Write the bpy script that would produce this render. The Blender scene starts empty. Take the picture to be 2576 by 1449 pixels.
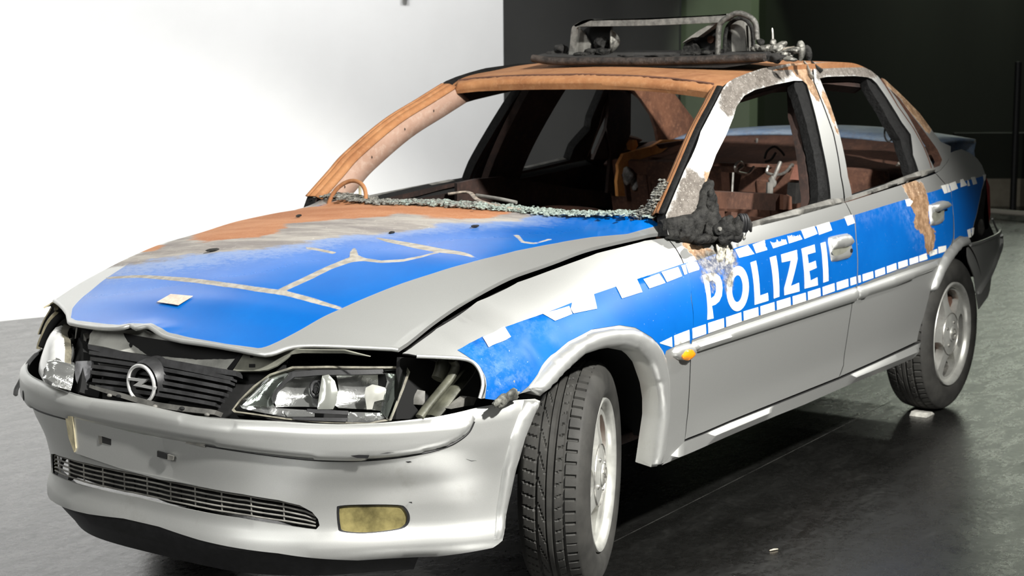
import bpy, bmesh, math, random
import numpy as np
from mathutils import Vector, Matrix, noise
from mathutils.geometry import delaunay_2d_cdt
from mathutils.bvhtree import BVHTree

random.seed(7)
rng = np.random.default_rng(7)
scn = bpy.context.scene
COL = scn.collection

# ------------------------------------------------------------------ camera
IW, IH = 2576, 1449
CPOS = np.array([-3.58419, -3.03521, 1.43728])
YAW, PITCH, ROLL, FPX = 0.6122457, -0.1454521, -0.0067197, 4099.406
CF = np.array([math.cos(YAW) * math.cos(PITCH), math.sin(YAW) * math.cos(PITCH), math.sin(PITCH)])
_r = np.cross(CF, [0, 0, 1]); _r /= np.linalg.norm(_r); _u = np.cross(_r, CF)
CR = math.cos(ROLL) * _r + math.sin(ROLL) * _u
CU = -math.sin(ROLL) * _r + math.cos(ROLL) * _u
cam_d = bpy.data.cameras.new('camera')
cam = bpy.data.objects.new('camera', cam_d); COL.objects.link(cam)
M = Matrix.Identity(4)
for i in range(3):
    M[i][0], M[i][1], M[i][2], M[i][3] = CR[i], CU[i], -CF[i], CPOS[i]
cam.matrix_world = M
cam_d.sensor_width = 36.0
cam_d.lens = FPX / IW * 36.0
cam_d.clip_start = 0.05
cam_d.dof.use_dof = True
cam_d.dof.focus_distance = 3.75
cam_d.dof.aperture_fstop = 9.0
scn.camera = cam

# ------------------------------------------------------------------ world, lamps, exposure
scn.view_settings.view_transform = 'Standard'
scn.view_settings.look = 'None'
scn.view_settings.exposure = 0.0
scn.view_settings.gamma = 1.0
scn.view_settings.use_curve_mapping = False
wd = bpy.data.worlds.new('world'); scn.world = wd; wd.use_nodes = True
bgn = wd.node_tree.nodes['Background']
bgn.inputs[0].default_value = (0.95, 1.0, 0.92, 1); bgn.inputs[1].default_value = 0.02

def spot(name, loc, aim, power, angle, radius=0.15, color=(1, 1, 1), blend=0.4):
    d = bpy.data.lights.new(name, 'SPOT'); d.energy = power; d.spot_size = math.radians(angle)
    d.spot_blend = blend; d.shadow_soft_size = radius; d.color = color
    o = bpy.data.objects.new(name, d); COL.objects.link(o); o.location = loc
    o.rotation_euler = (Vector(aim) - Vector(loc)).to_track_quat('-Z', 'Y').to_euler()
    return o

def area(name, loc, aim, power, sx, sy, color=(1, 1, 1)):
    d = bpy.data.lights.new(name, 'AREA'); d.energy = power; d.shape = 'RECTANGLE'; d.size = sx; d.size_y = sy; d.color = color
    o = bpy.data.objects.new(name, d); COL.objects.link(o); o.location = loc
    o.rotation_euler = (Vector(aim) - Vector(loc)).to_track_quat('-Z', 'Y').to_euler()
    return o

WARM = (1.0, 0.985, 0.94)
spot('key_spot', (-1.7, -5.0, 4.5), (0.4, -0.4, 0.85), 3900, 40, 0.16, WARM)
spot('side_spot', (5.2, -3.4, 4.7), (0.3, -0.75, 0.9), 800, 30, 0.16, WARM)
area('front_fill', (-6.4, -0.3, 3.9), (-0.9, 0.1, 0.45), 210, 0.3, 2.4, (1, 1, 0.97))  # added fill with no known fixture, brightens the plate and bumper front
spot('ceiling_spot', (-0.7, -0.5, 5.0), (-0.5, -0.2, 0.6), 20, 42, 0.25, (1, 1, 0.97))
for k in range(3):
    area('ceiling_tube', (-3.6 + 2.2 * k, -3.4, 5.2), (-3.0 + 2.2 * k, -2.6, 0), 13, 1.6, 0.12, (1, 1, 0.96))
    area('ceiling_tube', (-2.6 + 2.2 * k, 1.3, 5.3), (-2.6 + 2.2 * k, 1.3, 0), 9, 1.6, 0.12, (1, 1, 0.96))
for k in range(4):
    wx, wy = 0.36 + 1.58 * k, 4.86 - 0.62 * k          # foot of the beam on the white wall
    spot('wall_washer', (wx - 0.70, wy - 1.80, 4.9), (wx, wy, 1.5), (540, 450, 440, 400)[k], 84, 0.3, (1, 1, 1), 0.9)
spot('floor_spot', (2.4, 3.0, 4.9), (-1.2, 3.0, 0), 2000, 46, 0.25, (1, 1, 1), 0.7)
spot('green_spot', (7.3, 1.2, 4.6), (8.75, 2.75, 2.0), 300, 26, 0.1, (0.80, 1.0, 0.66), 0.3)
for k in range(5):
    area('hall_ceiling_lamp', (15 + 5 * k, 4.4 + 1.5 * k, 4.7), (15 + 5 * k, 4.4 + 1.5 * k, 0), 100 + 28 * k, 0.6, 6.5, (0.92, 1.0, 0.82))

# ------------------------------------------------------------------ projection helpers
def ray(u, v):
    d = CF + CR * ((u - IW / 2) / FPX) - CU * ((v - IH / 2) / FPX)
    return d / np.linalg.norm(d)

def bp(u, v, ax, val):
    d = ray(u, v); t = (val - CPOS[ax]) / d[ax]
    return CPOS + t * d

def pj(P):
    d = np.asarray(P, float) - CPOS
    z = d @ CF
    return np.stack([IW / 2 + FPX * (d @ CR) / z, IH / 2 - FPX * (d @ CU) / z], -1)

def interp(x, xs, ys):
    return float(np.interp(x, xs, ys))

class Spline:
    """smooth 1-D interpolation (monotone-ish Catmull/Hermite) through (x, y)"""
    def __init__(s, pts):
        p = sorted(pts); s.x = np.array([q[0] for q in p], float); s.y = np.array([q[1] for q in p], float)
        d = np.diff(s.y) / np.diff(s.x); m = np.empty(len(s.x)); m[0], m[-1] = d[0], d[-1]
        for i in range(1, len(d)):
            m[i] = 0 if d[i - 1] * d[i] <= 0 else 2 * d[i - 1] * d[i] / (d[i - 1] + d[i])
        s.m = m
    def __call__(s, x):
        x = np.asarray(x, float); xs = s.x
        i = np.clip(np.searchsorted(xs, x) - 1, 0, len(xs) - 2)
        h = xs[i + 1] - xs[i]; t = (x - xs[i]) / h
        tc = np.clip(t, 0, 1)
        y = (2 * tc**3 - 3 * tc**2 + 1) * s.y[i] + (tc**3 - 2 * tc**2 + tc) * h * s.m[i] + (-2 * tc**3 + 3 * tc**2) * s.y[i + 1] + (tc**3 - tc**2) * h * s.m[i + 1]
        return y + np.where(t < 0, (x - xs[0]) * s.m[0], 0) + np.where(t > 1, (x - xs[-1]) * s.m[-1], 0)

class Surf:
    """parametric surface f(U, V) -> (..., 3), vectorised"""
    def __init__(s, f, ur, vr, nu=120, nv=80, flip=False):
        s.f, s.ur, s.vr, s.flip = f, ur, vr, flip
        U, V = np.meshgrid(np.linspace(*ur, nu), np.linspace(*vr, nv), indexing='ij')
        P = f(U, V); s.uv = np.stack([U.ravel(), V.ravel()], 1); s.P = P.reshape(-1, 3)
        q = np.arange(nu * nv).reshape(nu, nv)
        a, b, c, d = q[:-1, :-1].ravel(), q[1:, :-1].ravel(), q[1:, 1:].ravel(), q[:-1, 1:].ravel()
        s.T = np.concatenate([np.stack([a, b, c], 1), np.stack([a, c, d], 1)])
        s.bvh = BVHTree.FromPolygons([Vector(p) for p in s.P], s.T.tolist())
        s.px = None
    def hit(s, u, v):
        loc, n, fi, dist = s.bvh.ray_cast(Vector(CPOS), Vector(ray(u, v)))
        if fi is None:
            if s.px is None: s.px = pj(s.P)
            k = int(np.argmin(((s.px - [u, v])**2).sum(1)))
            return tuple(s.uv[k])
        t = s.T[fi]; A, B, C = s.P[t]; p = np.array(loc)
        v0, v1, v2 = B - A, C - A, p - A
        d00, d01, d11, d20, d21 = v0 @ v0, v0 @ v1, v1 @ v1, v2 @ v0, v2 @ v1
        den = d00 * d11 - d01 * d01
        w1 = (d11 * d20 - d01 * d21) / den; w2 = (d00 * d21 - d01 * d20) / den
        r = s.uv[t[0]] * (1 - w1 - w2) + s.uv[t[1]] * w1 + s.uv[t[2]] * w2
        return (float(r[0]), float(r[1]))
    def hits(s, L):
        return [s.hit(*q) for q in L]
    def nrm(s, U, V, e=1e-3):
        a = s.f(U + e, V) - s.f(U - e, V); b = s.f(U, V + e) - s.f(U, V - e)
        n = np.cross(a, b); n /= np.linalg.norm(n, axis=-1, keepdims=True) + 1e-12
        return -n if s.flip else n

def zm(ox, oy, k, L):
    """points read in a crop at (ox, oy) with scale k"""
    return [(ox + x * k, oy + y * k) for x, y in L]

def resample(P, step, closed=True):
    P = np.asarray(P, float); out = []
    n = len(P)
    for i in range(n if closed else n - 1):
        a, b = P[i], P[(i + 1) % n]
        m = max(1, int(math.ceil(np.linalg.norm(b - a) / step)))
        for k in range(m): out.append(a + (b - a) * k / m)
    if not closed: out.append(P[-1])
    return np.array(out)

def smooth_poly(P, step=None, closed=True, n=8):
    """Catmull-Rom through the points"""
    P = np.asarray(P, float); m = len(P); out = []
    for i in range(m if closed else m - 1):
        if closed: p0, p1, p2, p3 = P[i - 1], P[i], P[(i + 1) % m], P[(i + 2) % m]
        else: p0, p1, p2, p3 = P[max(i - 1, 0)], P[i], P[i + 1], P[min(i + 2, m - 1)]
        for k in range(n):
            t = k / n
            out.append(.5 * ((2 * p1) + (-p0 + p2) * t + (2 * p0 - 5 * p1 + 4 * p2 - p3) * t * t + (-p0 + 3 * p1 - 3 * p2 + p3) * t**3))
    if not closed: out.append(P[-1])
    return np.array(out)

def inside(Q, poly):
    Q = np.asarray(Q, float); poly = np.asarray(poly, float)
    x, y = Q[:, 0], Q[:, 1]; r = np.zeros(len(Q), bool)
    j = len(poly) - 1
    for i in range(len(poly)):
        xi, yi, xj, yj = poly[i, 0], poly[i, 1], poly[j, 0], poly[j, 1]
        if yi != yj:
            c = ((yi > y) != (yj > y)) & (x < (xj - xi) * (y - yi) / (yj - yi) + xi)
            r ^= c
        j = i
    return r

def dist_poly(Q, poly, closed=True):
    Q = np.asarray(Q, float); poly = np.asarray(poly, float); D = np.full(len(Q), 1e9)
    n = len(poly)
    for i in range(n if closed else n - 1):
        a, b = poly[i], poly[(i + 1) % n]; ab = b - a; L = ab @ ab + 1e-18
        t = np.clip(((Q - a) @ ab) / L, 0, 1)
        D = np.minimum(D, np.linalg.norm(Q - (a + t[:, None] * ab), axis=1))
    return D

def sdist(Q, poly):
    d = dist_poly(Q, poly); return np.where(inside(Q, poly), d, -d)

# ------------------------------------------------------------------ object helpers
def link(name, verts, faces, mat=None, parent=None, smooth=True, sharp=40, mats=None, mi=None, attrs=None):
    me = bpy.data.meshes.new(name)
    me.from_pydata([tuple(map(float, v)) for v in verts], [], [tuple(map(int, f)) for f in faces])
    for m in (mats or [mat]):
        if m: me.materials.append(m)
    if mi is not None: me.polygons.foreach_set('material_index', np.asarray(mi, 'i'))
    if smooth:
        me.polygons.foreach_set('use_smooth', [True] * len(me.polygons))
        me.set_sharp_from_angle(angle=math.radians(sharp))
    for k, a in (attrs or {}).items():
        at = me.attributes.new(k, 'FLOAT', 'POINT'); at.data.foreach_set('value', np.asarray(a, 'f'))
    me.update()
    o = bpy.data.objects.new(name, me); COL.objects.link(o)
    if parent: o.parent = parent
    return o

def empty(name, label, cat, group=None, loc=(0, 0, 0)):
    o = bpy.data.objects.new(name, None); COL.objects.link(o); o.location = loc
    o['label'] = label; o['category'] = cat
    if group: o['group'] = group
    return o

def patch(name, surf, outer, holes=(), res=.02, thick=.0, off=0.0, puff=None, mirror=False, mat=None, mats=None,
          parent=None, attrs=None, sharp=35, deform=None, bres=None):
    """trimmed piece of a surface with thickness: outline and holes are lists of (u, v)"""
    bres = bres or res
    loops = [resample(outer, bres)] + [resample(h, bres) for h in holes]
    B = np.concatenate(loops); edges = []; k = 0
    for L in loops:
        edges += [(k + i, k + (i + 1) % len(L)) for i in range(len(L))]; k += len(L)
    lo, hi = loops[0].min(0), loops[0].max(0)
    gx, gy = np.arange(lo[0] + res / 2, hi[0], res), np.arange(lo[1] + res / 2, hi[1], res)
    if len(gx) and len(gy):
        G = np.stack(np.meshgrid(gx, gy, indexing='ij'), -1).reshape(-1, 2)
        G[:, 0] += (np.round((G[:, 1] - lo[1]) / res).astype(int) % 2) * res * .25
        ok = inside(G, loops[0])
        for h in loops[1:]: ok &= ~inside(G, h)
        G = G[ok]
        if len(G):
            dd = np.minimum.reduce([dist_poly(G, L) for L in loops]); G = G[dd > res * .45]
        Q = np.concatenate([B, G])
    else: Q = B
    r = delaunay_2d_cdt([Vector(q) for q in Q], edges, [], 0, 1e-7)
    V = np.array([list(v) for v in r[0]]); F = np.array([f for f in r[2]])
    cen = V[F].mean(1); ok = inside(cen, loops[0])
    for h in loops[1:]: ok &= ~inside(cen, h)
    a, b, c = V[F[:, 0]], V[F[:, 1]], V[F[:, 2]]
    ar = (b[:, 0] - a[:, 0]) * (c[:, 1] - a[:, 1]) - (b[:, 1] - a[:, 1]) * (c[:, 0] - a[:, 0])
    ok &= np.abs(ar) > 1e-12
    F = F[ok]; ar = ar[ok]
    F[ar < 0] = F[ar < 0][:, ::-1]
    if surf.flip: F = F[:, ::-1]
    P = surf.f(V[:, 0], V[:, 1]); N = surf.nrm(V[:, 0], V[:, 1])
    d = np.minimum.reduce([dist_poly(V, L) for L in loops])
    o = np.full(len(V), float(off))
    if puff: o += puff[0] * (1 - np.exp(-d / puff[1])) if len(puff) == 2 else puff[0] * np.sqrt(np.clip(1 - (1 - np.clip(d / puff[1], 0, 1))**2, 0, 1))
    P = P + N * o[:, None]
    if deform is not None: P = deform(P, V)
    at = {k_: np.asarray(f_(V, P), float) for k_, f_ in (attrs or {}).items()}
    fl = [tuple(f) for f in F]; mi = [0] * len(fl)
    verts = P
    if thick:
        n = len(P); verts = np.concatenate([P, P - N * thick])
        cnt = {}
        for f in fl:
            for i in range(3):
                e = (f[i], f[(i + 1) % 3]); cnt[e] = 1
        rim = [e for e in cnt if (e[1], e[0]) not in cnt]
        fl2 = [(f[2] + n, f[1] + n, f[0] + n) for f in fl]
        rm = [(e[1], e[0], e[0] + n, e[1] + n) for e in rim]
        mi = [0] * len(fl) + [1 if mats and len(mats) > 1 else 0] * len(fl2) + [(2 if mats and len(mats) > 2 else 0)] * len(rm)
        fl = fl + fl2 + rm
        at = {k_: np.concatenate([a_, a_]) for k_, a_ in at.items()}
    if mirror:
        verts = verts * [1, -1, 1]; fl = [f[::-1] for f in fl]
    return link(name, verts, fl, mat, parent, True, sharp, mats, mi, at)

def tube(name, pts, r, mat, parent=None, seg=10, closed=False, caps=True, taper=None, flat=1.0):
    P = np.asarray(pts, float); n = len(P); V = []; F = []
    up = np.array([0.03, 0.07, 1.0]); prev = None
    for i in range(n):
        if closed: t = P[(i + 1) % n] - P[i - 1]
        else: t = P[min(i + 1, n - 1)] - P[max(i - 1, 0)]
        t = t / (np.linalg.norm(t) + 1e-12)
        if prev is None:
            a = np.cross(t, up)
            if np.linalg.norm(a) < .1: a = np.cross(t, [1, 0, 0])
        else: a = prev - t * (prev @ t)
        a /= np.linalg.norm(a); prev = a; b = np.cross(t, a)
        rr = r * (taper[i] if taper is not None else 1)
        for k in range(seg):
            w = 2 * math.pi * k / seg
            V.append(P[i] + rr * (math.cos(w) * a + flat * math.sin(w) * b))
    m = n if closed else n - 1
    for i in range(m):
        for k in range(seg):
            i2 = (i + 1) % n; k2 = (k + 1) % seg
            F.append((i * seg + k, i * seg + k2, i2 * seg + k2, i2 * seg + k))
    if caps and not closed:
        F.append(tuple(range(seg))[::-1]); F.append(tuple((n - 1) * seg + k for k in range(seg)))
    return link(name, V, F, mat, parent, True, 50)

def box(name, c, s, mat, parent=None, rot=None, bev=.004, shear=None):
    bm = bmesh.new(); bmesh.ops.create_cube(bm, size=1.0)
    for v in bm.verts: v.co = Vector((v.co.x * s[0], v.co.y * s[1], v.co.z * s[2]))
    if bev: bmesh.ops.bevel(bm, geom=bm.edges[:], offset=min(bev, min(s) * .45), segments=2, profile=.5, affect='EDGES')
    me = bpy.data.meshes.new(name)
    if rot is not None: bmesh.ops.rotate(bm, verts=bm.verts, cent=(0, 0, 0), matrix=rot)
    bmesh.ops.translate(bm, verts=bm.verts, vec=Vector(c))
    bm.to_mesh(me); bm.free()
    if mat: me.materials.append(mat)
    me.polygons.foreach_set('use_smooth', [True] * len(me.polygons)); me.set_sharp_from_angle(angle=math.radians(35))
    o = bpy.data.objects.new(name, me); COL.objects.link(o)
    if parent: o.parent = parent
    return o

def prism(name, poly3, vec, mat, parent=None, sharp=30):
    """a 3-D polygon pushed along vec"""
    n = len(poly3); V = [np.array(p, float) for p in poly3] + [np.array(p, float) + np.array(vec, float) for p in poly3]
    F = [tuple(range(n)), tuple(range(2 * n - 1, n - 1, -1))] + [(i, i + n, (i + 1) % n + n, (i + 1) % n) for i in range(n)]
    o = link(name, V, F, mat, parent, True, sharp)
    bm = bmesh.new(); bm.from_mesh(o.data); bmesh.ops.recalc_face_normals(bm, faces=bm.faces); bm.to_mesh(o.data); bm.free()
    return o

def blob(name, c, s, mat, parent=None, amp=.35, freq=18, sub=3, seed=0, rot=None):
    """a lump with noise relief"""
    bm = bmesh.new(); bmesh.ops.create_icosphere(bm, subdivisions=sub, radius=1)
    c = Vector(c); off = Vector((seed * 3.1, seed * 1.7, seed * .9))
    for v in bm.verts:
        p = Vector((v.co.x * s[0], v.co.y * s[1], v.co.z * s[2]))
        k = 1 + amp * (noise.noise(p * freq + off) + .5 * noise.noise(p * freq * 2.3 + off))
        p *= k
        if rot is not None: p = rot @ p
        v.co = p + c
    me = bpy.data.meshes.new(name); bm.to_mesh(me); bm.free()
    if mat: me.materials.append(mat)
    me.polygons.foreach_set('use_smooth', [True] * len(me.polygons))
    o = bpy.data.objects.new(name, me); COL.objects.link(o)
    if parent: o.parent = parent
    return o

def revolve(name, prof, mat, parent=None, n=96, axis='y', center=(0, 0, 0), closed=False, sharp=35, mod=None, mi=None, mats=None):
    """prof: list of (axial, radius)"""
    V = []; F = []; m = len(prof); MI = []
    for i in range(n):
        w = 2 * math.pi * i / n; cs, sn = math.cos(w), math.sin(w)
        for j, (a, r) in enumerate(prof):
            if mod: r = r + mod(w, a, r, j)
            p = (r * cs, a, r * sn) if axis == 'y' else ((a, r * cs, r * sn) if axis == 'x' else (r * cs, r * sn, a))
            V.append((p[0] + center[0], p[1] + center[1], p[2] + center[2]))
    for i in range(n):
        i2 = (i + 1) % n
        for j in range(m if closed else m - 1):
            j2 = (j + 1) % m
            F.append((i * m + j, i * m + j2, i2 * m + j2, i2 * m + j)); MI.append(mi[j] if mi else 0)
    return link(name, V, F, mat, parent, True, sharp, mats, MI)
# ------------------------------------------------------------------ materials
class NT:
    def __init__(s, name):
        s.m = bpy.data.materials.new(name); s.m.use_nodes = True; s.t = s.m.node_tree
        s.b = s.t.nodes['Principled BSDF']; s.tc = None
    def n(s, typ, **kw):
        x = s.t.nodes.new(typ)
        for k, v in kw.items():
            if k.startswith('i_'):
                key = k[2:]; key = int(key) if key.isdigit() else key.replace('_', ' ')
                s.put(x.inputs[key], v)
            else: setattr(x, k, v)
        return x
    def put(s, sock, v):
        if isinstance(v, bpy.types.NodeSocket): s.t.links.new(v, sock)
        elif isinstance(v, (tuple, list)) and len(v) == 3 and sock.type == 'RGBA': sock.default_value = (*v, 1)
        else: sock.default_value = v
    def set(s, **kw):
        for k, v in kw.items(): s.put(s.b.inputs[k.replace('_', ' ')], v)
        return s
    def coord(s):
        if not s.tc: s.tc = s.n('ShaderNodeTexCoord')
        return s.tc.outputs['Object']
    def noise(s, scale, detail=4, rough=.55, dist=0, vec=None, stretch=None):
        v = vec or s.coord()
        if stretch:
            mp = s.n('ShaderNodeMapping'); s.put(mp.inputs['Vector'], v); mp.inputs['Scale'].default_value = stretch; v = mp.outputs[0]
        x = s.n('ShaderNodeTexNoise'); s.put(x.inputs['Vector'], v)
        x.inputs['Scale'].default_value = scale; x.inputs['Detail'].default_value = detail
        x.inputs['Roughness'].default_value = rough; x.inputs['Distortion'].default_value = dist
        return x.outputs['Fac']
    def math(s, op, a, b=0.0, c=None, clamp=False):
        x = s.n('ShaderNodeMath', operation=op); x.use_clamp = clamp
        s.put(x.inputs[0], a); s.put(x.inputs[1], b)
        if c is not None: s.put(x.inputs[2], c)
        return x.outputs[0]
    def step(s, v, lo, hi):
        x = s.n('ShaderNodeMapRange', interpolation_type='SMOOTHSTEP'); s.put(x.inputs['Value'], v)
        s.put(x.inputs['From Min'], lo); s.put(x.inputs['From Max'], hi); return x.outputs[0]
    def lin(s, v, lo, hi, a, b):
        x = s.n('ShaderNodeMapRange'); s.put(x.inputs['Value'], v)
        x.inputs['From Min'].default_value = lo; x.inputs['From Max'].default_value = hi
        x.inputs['To Min'].default_value = a; x.inputs['To Max'].default_value = b; return x.outputs[0]
    def mix(s, f, a, b):
        x = s.n('ShaderNodeMix', data_type='RGBA'); s.put(x.inputs[0], f); s.put(x.inputs[6], a); s.put(x.inputs[7], b); return x.outputs[2]
    def mixf(s, f, a, b):
        x = s.n('ShaderNodeMix', data_type='FLOAT'); s.put(x.inputs[0], f); s.put(x.inputs[2], a); s.put(x.inputs[3], b); return x.outputs[0]
    def attr(s, name):
        x = s.n('ShaderNodeAttribute', attribute_name=name); return x.outputs['Fac']
    def bump(s, h, strength=.3, dist=.003):
        x = s.n('ShaderNodeBump'); s.put(x.inputs['Height'], h); x.inputs['Strength'].default_value = strength; x.inputs['Distance'].default_value = dist
        s.put(s.b.inputs['Normal'], x.outputs[0]); return s

def simple(name, col, rough=.5, metal=0.0, var=.0, scale=20, bump=0.0, bscale=60, coat=0.0, spec=.5, bdist=.003):
    m = NT(name)
    c = col
    if var:
        f = m.noise(scale, 5, .6)
        lo = tuple(v * (1 - var) for v in col); hi = tuple(min(1, v * (1 + var)) for v in col)
        c = m.mix(m.step(f, .3, .7), lo, hi)
    m.set(Base_Color=c, Roughness=rough, Metallic=metal)
    m.b.inputs['Specular IOR Level'].default_value = spec
    if coat: m.b.inputs['Coat Weight'].default_value = coat; m.b.inputs['Coat Roughness'].default_value = .08
    if bump: m.bump(m.noise(bscale, 5, .65), bump, bdist)
    return m.m

RUST_A, RUST_B, RUST_C = (.42, .19, .075), (.30, .125, .05), (.50, .28, .15)
DARK_A, DARK_B = (.115, .05, .03), (.035, .018, .013)
SILVER = (.66, .665, .645)

def silver_nodes(m):
    fl = m.noise(900, 2, .5)
    c = m.mix(fl, tuple(v * .86 for v in SILVER), tuple(min(1, v * 1.1) for v in SILVER))
    return c

def rust_nodes(m, dark=0.0):
    a = m.step(m.noise(9, 6, .62), .35, .65); b = m.step(m.noise(55, 5, .7), .4, .75)
    c = m.mix(a, RUST_B, RUST_A); c = m.mix(m.math('MULTIPLY', b, .5), c, RUST_C)
    return c

def mk_silver():
    m = NT('silver_metallic_paint')
    m.set(Base_Color=silver_nodes(m), Metallic=.8, Roughness=m.lin(m.noise(6, 4), .3, .7, .40, .47))
    m.b.inputs['Coat Weight'].default_value = .35; m.b.inputs['Coat Roughness'].default_value = .12
    return m.m

def mk_silver_trim():
    m = NT('silver_bumper_paint')
    d = m.step(m.noise(3.2, 7, .72), .58, .75)
    c = m.mix(m.math('MULTIPLY', d, .35), silver_nodes(m), (.35, .34, .29))
    m.set(Base_Color=c, Metallic=.76, Roughness=.44)
    m.b.inputs['Coat Weight'].default_value = .25; m.b.inputs['Coat Roughness'].default_value = .18
    return m.m

def mk_side():
    """silver side paint with rust and soot patches held in the attributes rust, ash, soot"""
    m = NT('silver_paint_burnt')
    n1 = m.math('SUBTRACT', m.noise(22, 6, .68), .5); n2 = m.math('SUBTRACT', m.noise(80, 5, .65), .5)
    nn = m.math('ADD', m.math('MULTIPLY', n1, .05), m.math('MULTIPLY', n2, .022))
    ru = m.step(m.math('ADD', m.attr('rust'), nn), -.002, .003)
    ash = m.step(m.math('ADD', m.attr('ash'), nn), -.004, .010)
    so = m.step(m.math('ADD', m.attr('soot'), m.math('MULTIPLY', n1, .06)), -.008, .012)
    rc = m.mix(m.step(m.noise(30, 6, .7), .38, .66), (.20, .115, .06), (.42, .27, .16))
    rc = m.mix(m.step(m.noise(120, 4, .7), .56, .72), rc, (.62, .50, .36))
    ac = m.mix(m.step(m.noise(45, 6, .7), .35, .7), (.10, .085, .072), (.20, .178, .155))
    ac = m.mix(m.step(m.noise(160, 3, .7), .60, .68), ac, (.50, .47, .42))
    c = m.mix(ash, silver_nodes(m), ac); c = m.mix(ru, c, rc)
    sc = m.mix(m.step(m.noise(70, 5, .7), .4, .6), (.055, .05, .045), (.20, .19, .165))
    c = m.mix(so, c, sc)
    any_ = m.math('MAXIMUM', m.math('MAXIMUM', ru, ash), so)
    m.set(Base_Color=c, Metallic=m.mixf(any_, .8, .0), Roughness=m.mixf(any_, .43, .78))
    m.put(m.b.inputs['Coat Weight'], m.mixf(any_, .35, 0.0)); m.b.inputs['Coat Roughness'].default_value = .12
    m.bump(m.math('MULTIPLY', any_, m.noise(140, 6, .7)), .35, .004)
    return m.m

def mk_hood():
    m = NT('hood_burnt_foil')
    n0 = m.math('SUBTRACT', m.noise(3.2, 6, .65, stretch=(2.2, .55, 1)), .5)
    n1 = m.math('SUBTRACT', m.noise(14, 6, .7, stretch=(1.6, .6, 1)), .5); n2 = m.math('SUBTRACT', m.noise(90, 5, .7), .5)
    big = m.math('ADD', m.math('MULTIPLY', n0, .26), m.math('ADD', m.math('MULTIPLY', n1, .10), m.math('MULTIPLY', n2, .03)))
    small = m.math('ADD', m.math('MULTIPLY', n1, .006), m.math('MULTIPLY', n2, .004))
    blue = m.step(m.attr('blue'), -.0015, .0015)
    c = m.mix(blue, silver_nodes(m), m.mix(m.step(m.noise(4, 4, .6), .3, .7), (.0003, .100, .40), (.0006, .118, .45)))
    # pale scuffed foil towards the burnt zone
    sc = m.step(m.math('ADD', m.attr('scuff'), m.math('MULTIPLY', big, .6)), -.02, .22)
    sp = m.step(m.math('ADD', m.noise(60, 8, .85, stretch=(1.6, .5, 1)), m.math('MULTIPLY', sc, .30)), .58, .80)
    sp2 = m.math('MULTIPLY', sp, sc)
    c = m.mix(m.math('MULTIPLY', blue, m.math('MULTIPLY', sp2, .5)), c, (.36, .41, .48))
    # split foil shows the primer below
    ck = m.step(m.math('ADD', m.attr('crack'), small), -.0015, .0018)
    c = m.mix(ck, c, m.mix(m.step(m.noise(40, 5), .4, .6), (.26, .24, .205), (.36, .335, .29)))
    ash = m.step(m.math('ADD', m.attr('ash'), big), -.012, .03)
    acol = m.mix(m.step(m.noise(7, 7, .7, stretch=(1.8, .4, 1)), .36, .62), (.20, .18, .17), (.36, .335, .30))
    acol = m.mix(m.step(m.noise(60, 6, .75), .60, .72), acol, (.62, .58, .52))
    c = m.mix(ash, c, acol)
    ru = m.step(m.math('ADD', m.attr('rust'), m.math('MULTIPLY', big, .7)), -.012, .02)
    rc = m.mix(m.step(m.noise(5, 6, .65, stretch=(1.6, .5, 1)), .35, .66), (.33, .125, .048), (.43, .20, .095))
    rc = m.mix(m.math('MULTIPLY', m.step(m.noise(120, 4, .7), .5, .7), .45), rc, (.52, .29, .17))
    c = m.mix(ru, c, rc)
    pal = m.step(m.attr('paleblue'), -.02, .05)
    burn = m.math('MAXIMUM', m.math('MAXIMUM', ash, ru), ck)
    met = m.math('MULTIPLY', m.math('SUBTRACT', 1.0, burn), m.math('SUBTRACT', 1.0, blue))
    m.set(Base_Color=c, Metallic=m.math('MULTIPLY', met, .8), Roughness=m.mixf(burn, m.mixf(blue, .43, m.mixf(sc, .26, .5)), .8))
    m.put(m.b.inputs['Coat Weight'], m.math('MULTIPLY', m.math('SUBTRACT', 1.0, burn), .15)); m.b.inputs['Coat Roughness'].default_value = .15
    m.bump(m.math('MULTIPLY', burn, m.noise(110, 6, .7)), .25, .003)
    return m.m

def mk_foil():
    """blue foil of the side with worn patches: attributes wear (soft) and gone (scorched away)"""
    m = NT('blue_police_foil')
    w = m.math('MULTIPLY', m.step(m.attr('wear'), -.05, .06), m.step(m.noise(38, 7, .78), .40, .66))
    c = m.mix(m.step(m.noise(5, 4, .6), .3, .7), (.0003, .088, .36), (.0005, .105, .405))
    c = m.mix(m.math('MULTIPLY', m.step(m.noise(150, 3, .6), .70, .74), .5), c, (.4, .5, .7))
    c = m.mix(m.math('MULTIPLY', w, .26), c, (.30, .42, .66))
    g = m.step(m.math('ADD', m.attr('gone'), m.math('ADD', m.math('MULTIPLY', m.math('SUBTRACT', m.noise(22, 6, .68), .5), .05), m.math('MULTIPLY', m.math('SUBTRACT', m.noise(80, 5, .65), .5), .022))), -.002, .003)
    rc = m.mix(m.step(m.noise(30, 6, .7), .38, .66), (.20, .115, .06), (.42, .27, .16))
    so = m.step(m.math('ADD', m.attr('soot'), m.math('MULTIPLY', m.math('SUBTRACT', m.noise(40, 6, .68), .5), .09)), -.008, .02)
    c = m.mix(g, c, rc)
    sc = m.mix(m.step(m.noise(60, 5, .7), .4, .62), (.10, .095, .09), (.36, .34, .30))
    c = m.mix(m.math('MULTIPLY', so, .85), c, sc)
    any_ = m.math('MAXIMUM', g, so)
    m.set(Base_Color=c, Roughness=m.mixf(any_, m.mixf(w, .42, .5), .8))
    m.b.inputs['Specular IOR Level'].default_value = .22
    return m.m

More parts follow.
